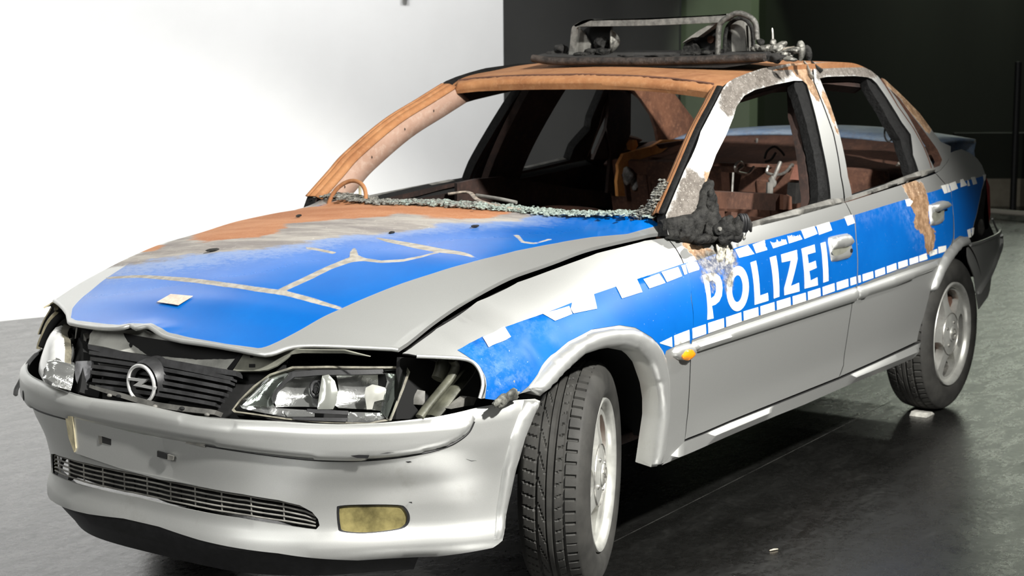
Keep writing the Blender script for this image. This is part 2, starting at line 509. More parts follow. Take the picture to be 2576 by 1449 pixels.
def mk_white_foil():
    m = NT('white_reflective_foil')
    so = m.step(m.math('ADD', m.attr('soot'), m.math('MULTIPLY', m.math('SUBTRACT', m.noise(40, 6, .68), .5), .09)), -.004, .02)
    c = m.mix(m.step(m.noise(14, 6, .7), .55, .8), (.80, .80, .76), (.62, .61, .55))
    sc = m.mix(m.step(m.noise(60, 5, .7), .4, .62), (.10, .09, .075), (.40, .37, .32))
    c = m.mix(m.math('MULTIPLY', so, .9), c, sc)
    m.set(Base_Color=c, Roughness=.45)
    return m.m

def mk_rust(name, ca, cb, cc, rough=.85, sc=1.0):
    m = NT(name)
    a = m.step(m.noise(7 * sc, 6, .65), .34, .66); b = m.step(m.noise(48 * sc, 6, .72), .46, .72)
    c = m.mix(a, ca, cb); c = m.mix(m.math('MULTIPLY', b, .6), c, cc)
    m.set(Base_Color=c, Roughness=rough); m.bump(m.noise(130, 6, .7), .25, .003)
    return m.m

def mk_floor():
    m = NT('dark_painted_floor')
    big = m.noise(1.1, 6, .6); st = m.noise(5, 8, .72, .6, stretch=(1, 2.4, 1)); fine = m.noise(46, 6, .75)
    sp = m.step(m.noise(190, 3, .7), .70, .76)
    c = m.mix(m.step(big, .3, .7), (.004, .004, .0036), (.008, .008, .0074))
    c = m.mix(m.math('MULTIPLY', m.step(st, .5, .75), .5), c, (.016, .016, .0145))
    c = m.mix(m.math('MULTIPLY', sp, .35), c, (.14, .14, .12))
    r = m.math('ADD', m.lin(st, .3, .75, .20, .36), m.math('MULTIPLY', m.step(fine, .45, .7), .10))
    m.set(Base_Color=c, Roughness=r)
    m.b.inputs['IOR'].default_value = 2.0
    m.bump(m.math('ADD', m.math('MULTIPLY', m.noise(2.6, 5, .6), 1.0), m.math('MULTIPLY', m.noise(24, 6, .7), .22)), .35, .012)
    return m.m

M_SILVER, M_TRIM, M_SIDE, M_HOOD = mk_silver(), mk_silver_trim(), mk_side(), mk_hood()
M_FOIL, M_WFOIL, M_FLOOR = mk_foil(), mk_white_foil(), mk_floor()
M_RUST = mk_rust('orange_rust', (.25, .10, .036), (.34, .155, .060), (.40, .21, .10))
M_RUSTPALE = mk_rust('pale_pink_rust', (.28, .17, .12), (.34, .22, .165), (.40, .30, .24))
M_DRUST = mk_rust('dark_brown_rust', (.055, .024, .015), (.115, .050, .030), (.17, .08, .048))
M_XDRUST = mk_rust('sooty_brown_metal', (.018, .011, .009), (.042, .022, .017), (.075, .038, .028))
M_SOOT = simple('soot_black', (.012, .011, .010), .9, 0, .5, 30, .5, 80)
M_BLACK = simple('black_plastic', (.012, .012, .013), .5, 0, .3, 40, .1, 200)
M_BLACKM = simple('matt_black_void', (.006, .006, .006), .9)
M_RUBBER = simple('tyre_rubber', (.030, .029, .026), .72, 0, .35, 12, .15, 150)
M_SEAL = simple('charred_rubber_seal', (.004, .004, .004), .7, 0, .6, 60, .8, 70, spec=.25, bdist=.006)
M_MELT = simple('melted_black_plastic', (.017, .0165, .015), .72, 0, .8, 45, 1.0, 70, spec=.3, bdist=.008)
M_MELTG = simple('melted_grey_aluminium', (.19, .185, .165), .45, .55, .6, 55, .7, 90, bdist=.005)
M_STEEL = simple('bare_steel', (.42, .41, .38), .38, .8, .35, 40, .2, 120)
M_CHROME = simple('chrome', (.85, .85, .84), .2, .6)
M_ALLOY = simple('alloy_wheel_paint', (.62, .62, .58), .34, .55, .12, 25, .05, 200, coat=.2)
M_GRILLE = simple('dark_grey_grille_plastic', (.024, .024, .025), .42, 0, .4, 25, .15, 120)
M_DUSTY = simple('dusty_grey_plastic', (.16, .155, .14), .6, 0, .4, 18, .2, 90)
M_TAN = simple('yellowed_plastic', (.42, .37, .24), .5, 0, .35, 25, .2, 120)
M_INNER = simple('grey_green_primer', (.20, .20, .165), .5, .2, .35, 9, .2, 90)
M_ORANGE = simple('amber_lens', (.85, .28, .01), .25, 0, .1, 60, coat=.5)
M_RED = simple('red_tail_lens', (.30, .012, .01), .3, 0, .3, 30, coat=.4)
M_CRUMB = simple('crumbled_glass', (.30, .36, .32), .25, 0, .5, 120, .9, 120, spec=.8, bdist=.01)
M_WALL = simple('white_wall_paint', (.86, .86, .85), .85, 0, .02, 2)
M_BACK = simple('pale_grey_wall_paint', (.5, .5, .48), .85, 0, .03, 2)
M_DWALL = simple('charcoal_wall_paint', (.12, .12, .115), .8, 0, .05, 2)
M_FWALL = simple('blackish_green_wall_paint', (.022, .026, .018), .85, 0, .05, 2)
M_GWALL = simple('grey_green_wall_paint', (.22, .25, .19), .8, 0, .05, 2)
M_BEIGE = simple('beige_plaster', (.30, .27, .21), .8, 0, .15, 6)
M_REFL = simple('mirror_reflector', (.80, .81, .79), .13, .9, .06, 14, .25, 30, bdist=.004)
M_CHARCLOTH = simple('sticker_paper', (.58, .46, .38), .6, 0, .2, 90)

def mk_glass(name, col=(.9, .95, .92), rough=.03, alpha=.18):
    m = NT(name); m.set(Base_Color=col, Roughness=rough)
    m.b.inputs['Transmission Weight'].default_value = 1.0; m.b.inputs['IOR'].default_value = 1.12
    return m.m
M_LENS = mk_glass('clear_lamp_lens')
M_FOG = simple('yellowed_fog_lamp_lens', (.17, .145, .06), .2, 0, .7, 9, .4, 45, coat=.6)
# ------------------------------------------------------------------ setting
def struct(name, V, F, mat, kind='structure'):
    o = link(name, V, F, mat, None, False); o['kind'] = kind; return o

fl = struct('floor', [(-9, -9, 0), (48, -9, 0), (48, 22, 0), (-9, 22, 0)], [(0, 1, 2, 3)], M_FLOOR)

def wall(name, p, q, h, mat, t=.15, z0=0.0):
    p, q = np.array(p, float), np.array(q, float); d = (q - p) / np.linalg.norm(q - p); n = np.array([-d[1], d[0]]) * t
    V = [(*p, z0), (*q, z0), (*(q + n), z0), (*(p + n), z0)]; V += [(v[0], v[1], h) for v in V]
    F = [(0, 1, 5, 4), (1, 2, 6, 5), (2, 3, 7, 6), (3, 0, 4, 7), (4, 5, 6, 7), (3, 2, 1, 0)]
    return struct(name, V, F, mat)

WE = bp(1267, 215, 0, 5.1)                    # free end of the white wall
wa, wb = np.array([1.944, 4.233]), np.array([2.217, 4.126])
wd_ = (WE[:2] - wa) / np.linalg.norm(WE[:2] - wa)
wall('wall_left', wa - wd_ * 6.5, WE[:2], 5.5, M_WALL)
D0 = np.array([7.6, 5.6])
g1 = bp(1708, 100, 0, 8.6)[:2]; g2 = bp(1886, 100, 0, 8.6)[:2]; g3 = bp(2042, 100, 0, 10.6)[:2]
wall('wall_back', WE[:2] + [.6, 1.6], g1 + (g1 - WE[:2] - [.6, 1.6]) * .0, 5.5, M_DWALL)
wall('wall_green', g1 + np.array([.25, .12]), g2 + np.array([.25, .12]), 5.5, M_GWALL)
wall('wall_far', g2 + np.array([.9, .3]), bp(2950, 100, 0, 42)[:2], 2.5, M_FWALL)
wall('wall_right', (-9, -8), (18, -8), 5.5, M_BACK)
wall('wall_front', (-8.5, 11), (-8.5, -8), 5.5, M_BACK)
struct('ceiling', [(-9, -9, 5.6), (18, -9, 5.6), (18, 12, 5.6), (-9, 12, 5.6)], [(3, 2, 1, 0)], M_FWALL)

# ------------------------------------------------------------------ the car
CAR = empty('police_car', 'burnt-out silver and blue police saloon car marked POLIZEI, windows gone', 'car')

def ye(x): return np.interp(x, [-.62, .45, .6], [.632, .682, .69])
sheet = Surf(lambda U, V: np.stack([U, -ye(U), V], -1), (-1, .9), (.4, 1.15), 90, 60)
H_EDGE = [(1676, 588), (1620, 592), (1500, 620), (1400, 655), (1300, 690), (1203, 739), (1094, 807), (1040, 848), (1008, 873)]
he = sorted(sheet.hits(H_EDGE))
ZE = Spline([(-1.0, .60), (-.82, .668)] + he)
def hood_f(U, V):
    u = np.asarray(U, float); e = ye(u)
    cr = np.interp(u, [-.82, -.5, .2, .6], [.050, .050, .042, .045])
    return np.stack([u, V, ZE(u) + cr * (1 - (V / e)**2)], -1)

def mk(f, ur, vr, nu, nv, out):
    s = Surf(f, ur, vr, nu, nv)
    m = s.nrm(np.array([(ur[0] + ur[1]) / 2]), np.array([(vr[0] + vr[1]) / 2]))[0]
    s.flip = bool(m @ np.array(out) < 0); return s
HOOD = mk(hood_f, (-.98, .75), (-.72, .72), 150, 120, (0, 0, 1))

F_TOP = [(1677, 597), (1620, 604), (1500, 635), (1400, 672), (1300, 708), (1203, 757), (1094, 825), (1026, 876), (1007, 889)]
sheet2 = Surf(lambda U, V: np.stack([U, -ye(U) - .012, V], -1), (-1, .9), (.4, 1.15), 90, 60)
ft = sorted(sheet2.hits(F_TOP))
ZT = Spline([(-.95, ft[0][1] - .16)] + ft + [(.80, .897), (1.56, .931), (2.3, .962), (2.55, .985), (2.8, 1.015), (3.1, 1.02), (3.45, .99)])
YT = Spline([(-.95, .60), (-.62, .644), (.45, .694), (.6, .735), (.8, .788), (1.5, .80), (2.3, .795), (2.6, .765), (2.9, .70), (3.45, .62)])
YM = Spline([(-.95, .60), (-.75, .715), (-.62, .775), (-.5, .815), (-.35, .842), (0, .853), (2.3, .853), (2.7, .846), (3.0, .815), (3.25, .76), (3.5, .66)])
def side_f(U, V):
    x, z = np.asarray(U, float), np.asarray(V, float)
    zt, yt, ym = ZT(x), YT(x), YM(x)
    zmid = np.minimum(.62, zt - .12)
    s = np.clip((z - zmid) / (zt - zmid), 0, 1.25)
    p = np.interp(x, [-.6, .2, .8, 2.2, 2.7], [2.1, 2.0, 2.6, 2.4, 1.9])
    up = ym - (ym - yt) * s**p
    t = np.clip((zmid - z) / .42, 0, 1.2)
    lo = ym - .045 * t**1.7 + .010 * np.exp(-((z - .33) / .045)**2) * np.interp(x, [.3, .5, 2.2, 2.4], [0, 1, 1, 0])
    return np.stack([x, -np.where(z > zmid, up, lo), z], -1)
SIDE = mk(side_f, (-.8, 3.5), (.14, 1.02), 260, 110, (0, -1, 0))

ZB = Spline([(.3, .880), (.80, .897), (1.56, .931), (2.3, .962), (2.6, .985), (3.1, 1.02)])
YB = Spline([(.3, .70), (.55, .735), (.8, .788), (1.5, .80), (2.3, .795), (2.6, .765), (3.0, .70)])
YR = Spline([(.4, .50), (1.1, .545), (1.6, .578), (2.2, .57), (2.6, .535), (3.0, .49)])
def green_f(U, V):
    x, z = np.asarray(U, float), np.asarray(V, float)
    zb = ZB(x); t = (z - zb) / (1.37 - zb)
    y = YB(x) + (YR(x) - YB(x)) * np.sign(t) * np.abs(t)**1.25
    return np.stack([x, -y, z], -1)
GREEN = mk(green_f, (.3, 3.1), (.86, 1.44), 220, 70, (0, -1, .2))

ZR = Spline([(.95, 1.225), (1.11, 1.302), (1.21, 1.333), (1.4, 1.359), (1.63, 1.376), (1.87, 1.384), (2.1, 1.377), (2.33, 1.342), (2.57, 1.250), (2.97, 1.075)])
def roof_f(U, V):
    x, y = np.asarray(U, float), np.asarray(V, float)
    w = YR(x)
    return np.stack([x, y, ZR(x) + .014 * (1 - np.abs(y / w)**2.2)], -1)
ROOF = mk(roof_f, (.9, 3.05), (-.66, .66), 120, 80, (0, 0, 1))

# ---- front bumper surface: arc length s along the plan (left half s > 0), height z
PL = np.array([(-.886, 0), (-.885, -.15), (-.874, -.28), (-.845, -.40), (-.800, -.52), (-.735, -.625), (-.652, -.71), (-.56, -.775), (-.45, -.82), (-.34, -.848), (-.2, -.858), (-.05, -.86)])
PLd = smooth_poly(PL, closed=False, n=12)
PLs = np.concatenate([[0], np.cumsum(np.linalg.norm(np.diff(PLd, axis=0), axis=1))])
OZ = Spline([(.10, -.08), (.16, -.052), (.195, -.030), (.22, -.010), (.245, .001), (.27, -.001), (.31, -.012), (.40, -.013), (.46, -.010), (.52, -.008), (.565, -.008), (.585, -.014), (.60, -.030), (.625, -.065), (.68, -.13)])
def bump_f(U, V):
    s, z = np.asarray(U, float), np.asarray(V, float); a = np.abs(s); sg = np.where(s < 0, -1.0, 1.0)
    x = np.interp(a, PLs, PLd[:, 0]); y = np.interp(a, PLs, PLd[:, 1])
    e = .012; tx = np.interp(a + e, PLs, PLd[:, 0]) - np.interp(np.abs(a - e), PLs, PLd[:, 0])
    ty = np.interp(a + e, PLs, PLd[:, 1]) - np.interp(np.abs(a - e), PLs, PLd[:, 1]) * np.where(a < e, -1, 1)
    L = np.hypot(tx, ty) + 1e-9; nx, ny = ty / L, -tx / L
    nx, ny = np.where(nx > 0, -nx, nx), np.where(nx > 0, -ny, ny)
    o = OZ(z) - np.interp(z, [.2, .25, .30, .35, .40, .45, .50], [.085, .06, .065, .062, .045, .018, 0]) * np.exp(-((a - .72) / .26)**2)
    return np.stack([x + nx * o, sg * (y + ny * o), z], -1)
BUMP = mk(bump_f, (-1.25, 1.25), (.12, .66), 200, 80, (-1, 0, 0))

def mirror_s(L): return [(-a, b) for a, b in L[::-1]]
def mirror_y(L): return [(a, -b) for a, b in L[::-1]]
# ------------------------------------------------------------------ marks on the side: where rust, ash and soot lie
def masks(surf, **kw):
    """name -> list of pixel outlines; value is the signed distance (m), positive inside"""
    out = {}
    for k, polys in kw.items():
        ps = [surf.hits(p) for p in polys]
        if not ps: out[k] = lambda V, P: np.full(len(V), -1.0)
        else: out[k] = (lambda ps_, b_: lambda V, P: np.maximum.reduce([sdist(V, q) for q in ps_]) + b_)(ps, .014 if k == 'soot' else 0.0)
    return out

R1 = lambda L: zm(2026, 380, .2139, L)
R7 = lambda L: zm(1650, 500, .27195, L)
R6 = lambda L: zm(1600, 200, .27195, L)
R5 = lambda L: zm(1150, 780, .27195, L)
RUST_REAR = R1([(1130, 400), (1220, 330), (1380, 350), (1440, 560), (1450, 880), (1530, 900), (1530, 1030), (1490, 1160), (1440, 1230), (1410, 1130), (1390, 1000), (1290, 920), (1270, 850), (1290, 760), (1240, 640), (1200, 520)])
SOOT_DOOR = [R7([(420, 560), (530, 520), (640, 500), (730, 540), (735, 600), (690, 650), (700, 740), (668, 840), (650, 800), (640, 660), (540, 680), (520, 760), (490, 800), (450, 740), (470, 660), (390, 600)])]
RUST_DOOR = [R7([(230, 400), (420, 440), (560, 470), (640, 450), (660, 540), (520, 560), (430, 640), (370, 560), (310, 490)])]
side_attr = dict(masks(SIDE, rust=[RUST_REAR] + RUST_DOOR, ash=[R7([(250, 400), (740, 360), (740, 520), (420, 620)])][:0], soot=SOOT_DOOR))
side_clean = dict(masks(SIDE, rust=[], ash=[], soot=[]))

# ------------------------------------------------------------------ outlines on the side
D1_FRONT = [(1677, 597), (1700, 625), (1715, 652), (1731, 696), (1737, 750), (1738, 868), (1736, 932), (1730, 1041), (1722, 1107)]
GAP12 = [(2110, 950), (2122, 919), (2135, 821), (2144, 761), (2154, 723), (2156, 652), (2152, 600), (2148, 554), (2126, 508)]
D2_REAR = [(2307, 860), (2324, 797), (2341, 731)]
ARCH2 = [(2342, 731), (2349, 706), (2364, 664), (2377, 638), (2389, 623)]
D2_UP = [(2394, 617), (2398, 598), (2398, 545), (2388, 487), (2377, 462), (2353, 435)]

def shrink_join(a, b): return list(a) + list(b)
fd_low = shrink_join(D1_FRONT, [(1836, 1060), (1950, 1014)]) + GAP12 + [(2000, 541), (1900, 567), (1851, 581), (1790, 596), (1730, 600)]
rd_low = D2_REAR + ARCH2 + D2_UP + [(2250, 469), (2126, 508)] + GAP12[::-1][1:] + [(2200, 910)]

def inset(uv, d):
    """pull an outline in by d so that a panel gap opens"""
    P = resample(uv, .02); n = len(P); c = 0
    for i in range(n): c += P[i - 1][0] * P[i][1] - P[i][0] * P[i - 1][1]
    sg = 1 if c > 0 else -1; out = []
    for i in range(n):
        t = P[(i + 1) % n] - P[i - 1]; t /= np.linalg.norm(t) + 1e-12
        out.append(P[i] + sg * d * np.array([-t[1], t[0]]))
    return out

DM = [M_SIDE, M_XDRUST, M_BLACKM]
BODY = bpy.data.objects.new('body_shell', None); COL.objects.link(BODY); BODY.parent = CAR

def both(name, surf, uv, holes=(), parentL=None, parentR=None, **kw):
    a = patch(name, surf, uv, holes, parent=parentL, **kw)
    b = patch(name, surf, uv, holes, parent=parentR, mirror=True, **kw)
    return a, b

def part(name, parent=CAR):
    o = bpy.data.objects.new(name, None); COL.objects.link(o); o.parent = parent; return o

FD, FDR, RD, RDR = part('front_door'), part('front_door'), part('rear_door'), part('rear_door')
FD['label'] = 'silver front door with blue stripe and the white word POLIZEI'; RD['label'] = 'silver rear door with blue stripe and a rusty scorch mark'
fd_uv = inset(SIDE.hits(fd_low), .0025); rd_uv = inset(SIDE.hits(rd_low), .0025)
patch('door_panel', SIDE, fd_uv, res=.022, thick=.012, mats=DM, parent=FD, attrs=side_attr)
patch('door_panel', SIDE, fd_uv, res=.04, thick=.05, mats=DM, parent=FDR, attrs=side_clean, mirror=True)
patch('door_panel', SIDE, rd_uv, res=.022, thick=.012, mats=DM, parent=RD, attrs=side_attr)
patch('door_panel', SIDE, rd_uv, res=.04, thick=.05, mats=DM, parent=RDR, attrs=side_clean, mirror=True)

# ---- front wing
ARCH1_OUT = [(1335, 978), (1367, 935), (1395, 897), (1435, 862), (1490, 832), (1558, 821), (1599, 826), (1640, 851), (1659, 870), (1672, 900), (1680, 950), (1681, 998), (1679, 1052), (1668, 1133), (1656, 1174)]
ARCH1_IN = [(1362, 997), (1395, 965), (1422, 938), (1450, 912), (1476, 889), (1531, 871), (1571, 868), (1607, 882), (1634, 916), (1652, 970), (1658, 1011), (1658, 1052), (1650, 1106), (1640, 1176)]
FENDER = [(1677, 597), (1620, 604), (1500, 635), (1400, 672), (1300, 708), (1203, 757), (1094, 825), (1030, 873), (1008, 888),
          (1053, 897), (1110, 899), (1162, 902), (1190, 909), (1206, 923), (1216, 943), (1220, 970), (1212, 1004), (1240, 1003), (1300, 996), (1340, 985)]
ARCH1_MID = [(1380, 938), (1410, 904), (1445, 874), (1493, 847), (1558, 838), (1596, 842), (1630, 865), (1650, 885), (1662, 915), (1668, 960), (1669, 998), (1667, 1052), (1658, 1125), (1648, 1174)]
fender_px = FENDER + ARCH1_MID + [(1665, 1168), (1712, 1147), (1722, 1112)] + D1_FRONT[::-1][1:-1]
fe_uv = inset(SIDE.hits(fender_px), .002)
def dent(P, V):
    """crumpled wing corner behind the lamp"""
    c = SIDE.hit(1330, 870); d = np.linalg.norm(V - np.array(c), axis=1)
    k = np.exp(-(d / .10)**2); n = np.array([noise.noise(Vector((v[0] * 16, v[1] * 16, 1.3))) for v in V])
    P = P.copy(); P[:len(V), 1] += k * (.012 + .012 * n); 
    c2 = SIDE.hit(1270, 930); k2 = np.exp(-(np.linalg.norm(V - np.array(c2), axis=1) / .07)**2)
    n2 = np.array([noise.noise(Vector((v[0] * 30, v[1] * 30, 4.3))) for v in V]); P[:len(V), 1] += k2 * .008 * n2
    return P
FW, FWR = part('front_wing'), part('front_wing')
FW['label'] = 'silver front wing with blue stripe, dented behind the headlamp'
patch('wing_panel', SIDE, fe_uv, res=.016, thick=.004, mats=DM, parent=FW, attrs=side_clean, deform=dent)
patch('wing_panel', SIDE, fe_uv, res=.03, thick=.004, mats=[M_SIDE, M_DUSTY, M_TAN], parent=FWR, attrs=side_clean, mirror=True)
fl_uv = SIDE.hits(ARCH1_OUT) + SIDE.hits(ARCH1_IN)[::-1]
both('wheel_arch_trim', SIDE, fl_uv, parentL=FW, parentR=FWR, res=.012, thick=.05, off=-.004, puff=(.022, .03, 1), mats=[M_TRIM, M_BLACKM, M_TRIM], sharp=60)

# ---- sill
sill_px = [(1722, 1111), (1836, 1064), (1950, 1019), (2110, 955), (2200, 915), (2307, 866), (2316, 862), (2306, 893), (2297, 902), (2229, 931), (2120, 975), (2023, 1018), (1950, 1047), (1830, 1098), (1712, 1150), (1665, 1170)]
both('sill', SIDE, SIDE.hits(sill_px), parentL=CAR, parentR=CAR, res=.025, thick=.05, off=.0, puff=(.014, .02, 1), mats=[M_TRIM, M_BLACKM, M_BLACKM], sharp=60)

# ---- rear quarter
TAIL_EDGE = [(2480, 442), (2470, 480), (2462, 520), (2452, 560), (2446, 585), (2436, 602)]
quarter_px = D2_UP[::-1] + [(2400, 640), (2410, 622), (2426, 606)] + TAIL_EDGE[::-1] + [(2470, 415), (2458, 398), (2440, 384), (2418, 374), (2396, 366), (2388, 380), (2382, 408), (2366, 427)]
QT, QTR = part('rear_quarter'), part('rear_quarter')
q_uv = inset(SIDE.hits(quarter_px), .002)
def quarter_clean(uv):
    return uv
qL = patch('quarter_panel', SIDE, q_uv, res=.02, thick=.004, mats=DM, parent=QT, attrs=side_clean)
qR = patch('quarter_panel', SIDE, q_uv, res=.04, thick=.004, mats=DM, parent=QTR, attrs=side_clean, mirror=True)
A2_OUT = [(2437, 606), (2432, 593), (2416, 597), (2402, 607), (2389, 623), (2377, 638), (2364, 664), (2349, 706), (2342, 731)]
A2_IN = [(2440, 616), (2423, 621), (2404, 640), (2383, 669), (2371, 690), (2350, 737)]
both('wheel_arch_trim', SIDE, SIDE.hits(A2_OUT) + SIDE.hits(A2_IN)[::-1], parentL=QT, parentR=QTR, res=.012, thick=.05, off=-.004, puff=(.022, .03, 1), mats=[M_TRIM, M_BLACKM, M_TRIM], sharp=60)

# ---- side mouldings
M1 = R7([(345, 1325), (1845, 820), (1858, 830), (1860, 935), (1840, 948), (370, 1420), (330, 1400)])
M1a = [(1690, 885), (1700, 872), (1730, 863), (1741, 866), (1748, 880), (1745, 898), (1725, 906), (1706, 905), (1693, 898)]
M2 = R7([(1862, 815), (1935, 800), (2574, 580)]) + R1([(1580, 1265), (1600, 1280), (1590, 1300)]) + [(2345, 680), (2250, 722), (2180, 745)] + R7([(1920, 920), (1865, 935)])
m1_uv = SIDE.hits(M1); m2_uv = SIDE.hits(M2); m1a = SIDE.hits(M1a)
for mir, pd, pr, pw in ((False, FD, RD, FW), (True, FDR, RDR, FWR)):
    kw = dict(res=.012, thick=.004, off=.001, puff=(.016, .026, 1), mirror=mir, sharp=60)
    patch('side_moulding', SIDE, m1_uv, parent=pd, mat=M_TRIM, **kw)
    patch('side_moulding', SIDE, m2_uv, parent=pr, mat=M_TRIM, **kw)
    patch('side_moulding', SIDE, m1a, parent=pw, mat=M_TRIM, **kw)
    ind = [(1720 + 15.5 * math.cos(t) * 1.0, 891 + 13.5 * math.sin(t) - 3.5 * math.cos(t)) for t in np.linspace(0, 2 * math.pi, 24, endpoint=False)]
    patch('side_indicator', SIDE, SIDE.hits(ind), parent=pw, mat=M_ORANGE, res=.006, thick=.004, off=.016, puff=(.008, .016, 1), mirror=mir)

# ------------------------------------------------------------------ foil stripes, blocks and letters
STRIPE_TOP = [(1150, 881), (1215, 848), (1278, 825), (1365, 791), (1430, 765), (1500, 738), (1600, 703), (1660, 683), (1731, 660)]
STRIPE_TOP2 = [(1733, 660), (1800, 638), (1860, 619), (1920, 604), (2000, 582), (2080, 561), (2147, 541)]
STRIPE_TOP3 = [(2149, 540), (2220, 518), (2300, 494), (2389, 466)]
STRIPE_TOP4 = [(2391, 465), (2430, 454), (2476, 440)]
LOW1 = [(1661, 872), (1690, 860), (1733, 843)]
fw_st = STRIPE_TOP + [(1737, 700), (1737, 750), (1737, 868)] + R5([(2150, 275), (1990, 345), (1930, 375)]) + [(1672, 893), (1658, 868), (1638, 848), (1597, 824), (1558, 818), (1488, 829), (1432, 859), (1392, 894), (1364, 932), (1333, 972)] + R5([(590, 770), (340, 830), (260, 820)]) + [(1222, 985), (1222, 950), (1213, 928), (1200, 914), (1180, 900)]
fd_st = STRIPE_TOP2 + [(2152, 600), (2156, 652), (2154, 721)] + R7([(1700, 862), (1380, 945), (1100, 1035), (800, 1130), (330, 1310)]) + [(1738, 858), (1738, 750), (1733, 700)]
rd_st = STRIPE_TOP3 + [(2397, 545), (2397, 598), (2392, 615), (2376, 635), (2369, 648)] + R1([(1430, 1290), (1320, 1320), (960, 1430)]) + R7([(2330, 630), (2010, 745), (1860, 810)]) + [(2158, 652), (2154, 600)]
qt_st = STRIPE_TOP4 + [(2468, 480), (2460, 520), (2450, 560), (2444, 584), (2434, 598), (2414, 594), (2400, 604), (2399, 545), (2394, 500)]
def foil_masks(extra_wear=()):
    return masks(SIDE, wear=list(extra_wear), gone=[RUST_REAR], soot=SOOT_DOOR)
WEAR_RD = [R1([(560, 740), (900, 640), (1180, 560), (1250, 620), (1280, 900), (1400, 1010), (1420, 1180), (1300, 1100), (1150, 800), (1000, 700), (700, 800), (560, 800)]), R1([(1400, 470), (1500, 430), (1540, 560), (1460, 580)])]
WEAR_FW = [R5([(0, 380), (240, 260), (480, 170), (560, 300), (400, 400), (700, 560), (690, 700), (330, 830), (260, 800), (200, 480)]), R5([(640, 100), (860, 130), (860, 200), (660, 210)])]
kw = dict(res=.018, thick=.0006, off=.0012, sharp=60)
def dent2(P, V): return dent(P, V)
patch('blue_stripe', SIDE, SIDE.hits(fw_st), parent=FW, mat=M_FOIL, attrs=foil_masks(WEAR_FW), deform=dent, **kw)
patch('blue_stripe', SIDE, inset(SIDE.hits(fd_st), .0015), parent=FD, mat=M_FOIL, attrs=foil_masks(), **kw)
patch('blue_stripe', SIDE, inset(SIDE.hits(rd_st), .0015), parent=RD, mat=M_FOIL, attrs=foil_masks(WEAR_RD), **kw)
patch('blue_stripe', SIDE, inset(SIDE.hits(qt_st), .0015), parent=QT, mat=M_FOIL, attrs=foil_masks(), **kw)
fa0 = masks(SIDE, wear=[], gone=[], soot=[])
for uv, pp in ((fw_st, FWR), (fd_st, FDR), (rd_st, RDR), (qt_st, QTR)):
    patch('blue_stripe', SIDE, inset(SIDE.hits(uv), .0015), parent=pp, mat=M_FOIL, attrs=fa0, mirror=True, res=.04, thick=.0006, off=.0012, sharp=60)

wsoot = masks(SIDE, soot=SOOT_DOOR + [RUST_REAR]); wclean = masks(SIDE, soot=[])
def block(px, parent, sooty=False, deform=None):
    patch('white_block', SIDE, SIDE.hits(px), parent=parent, mat=M_WFOIL, res=.02 if deform is None else .009, thick=.0006, off=.0022 if deform is None else .0034, attrs=wsoot if sooty else wclean, sharp=60, deform=deform)
# bottom row: block edges between the thin blue gaps (crop coordinates)
def lerp(a, b, t): return (a[0] + (b[0] - a[0]) * t, a[1] + (b[1] - a[1]) * t)
lowA = [(160, 1298, 1366), (305, 1212, 1300)]
BOT = [  # (left x, top y, bottom y), (right x, top y, bottom y) in R7 coordinates, parent
    ((30, 1332, 1338), (142, 1277, 1372), FW), ((163, 1266, 1364), (303, 1212, 1308), FW),
    ((331, 1200, 1294), (455, 1160, 1250), FD), ((477, 1150, 1243), (622, 1104, 1192), FD), ((643, 1097, 1185), (783, 1050, 1136), FD),
    ((805, 1042, 1128), (940, 1002, 1084), FD), ((961, 995, 1078), (1090, 955, 1036), FD), ((1112, 948, 1030), (1238, 910, 989), FD),
    ((1259, 903, 983), (1380, 868, 944), FD), ((1400, 861, 938), (1515, 824, 899), FD), ((1536, 817, 893), (1646, 780, 853), FD),
    ((1666, 774, 847), (1773, 740, 811), FD), ((1793, 734, 804), (1846, 718, 785), FD),
    ((1866, 712, 779), (1888, 706, 772), RD), ((1906, 700, 765), (2003, 670, 732), RD), ((2022, 664, 726), (2112, 632, 694), RD),
    ((2130, 626, 688), (2218, 594, 654), RD), ((2236, 588, 648), (2322, 562, 618), RD), ((2340, 556, 612), (2420, 530, 586), RD), ((2436, 525, 580), (2500, 505, 560), RD)]
for a, b, p_ in BOT:
    block(R7([(a[0], a[1]), (b[0], b[1]), (b[0] + 4, b[2]), (a[0] + 4, a[2])]), p_)
for q in ([(1330, 1200 - 0), (1415, 1205 - 0), (1415, 1280), (1335, 1305)],):
    pass
block(R1([(1332, 1232), (1418, 1200), (1432, 1268), (1335, 1300)]), RD, True)
block(R1([(1452, 1190), (1478, 1172), (1544, 1150), (1546, 1208), (1460, 1240)]), RD, True)
block(R1([(1556, 1128), (1648, 1110), (1652, 1150), (1640, 1180), (1560, 1205)]), RD)
block(R1([(1898, 928), (1938, 912), (1945, 1012), (1915, 1022)]), QT); block(R1([(1948, 908), (1978, 900), (1972, 975), (1955, 1000)]), QT)
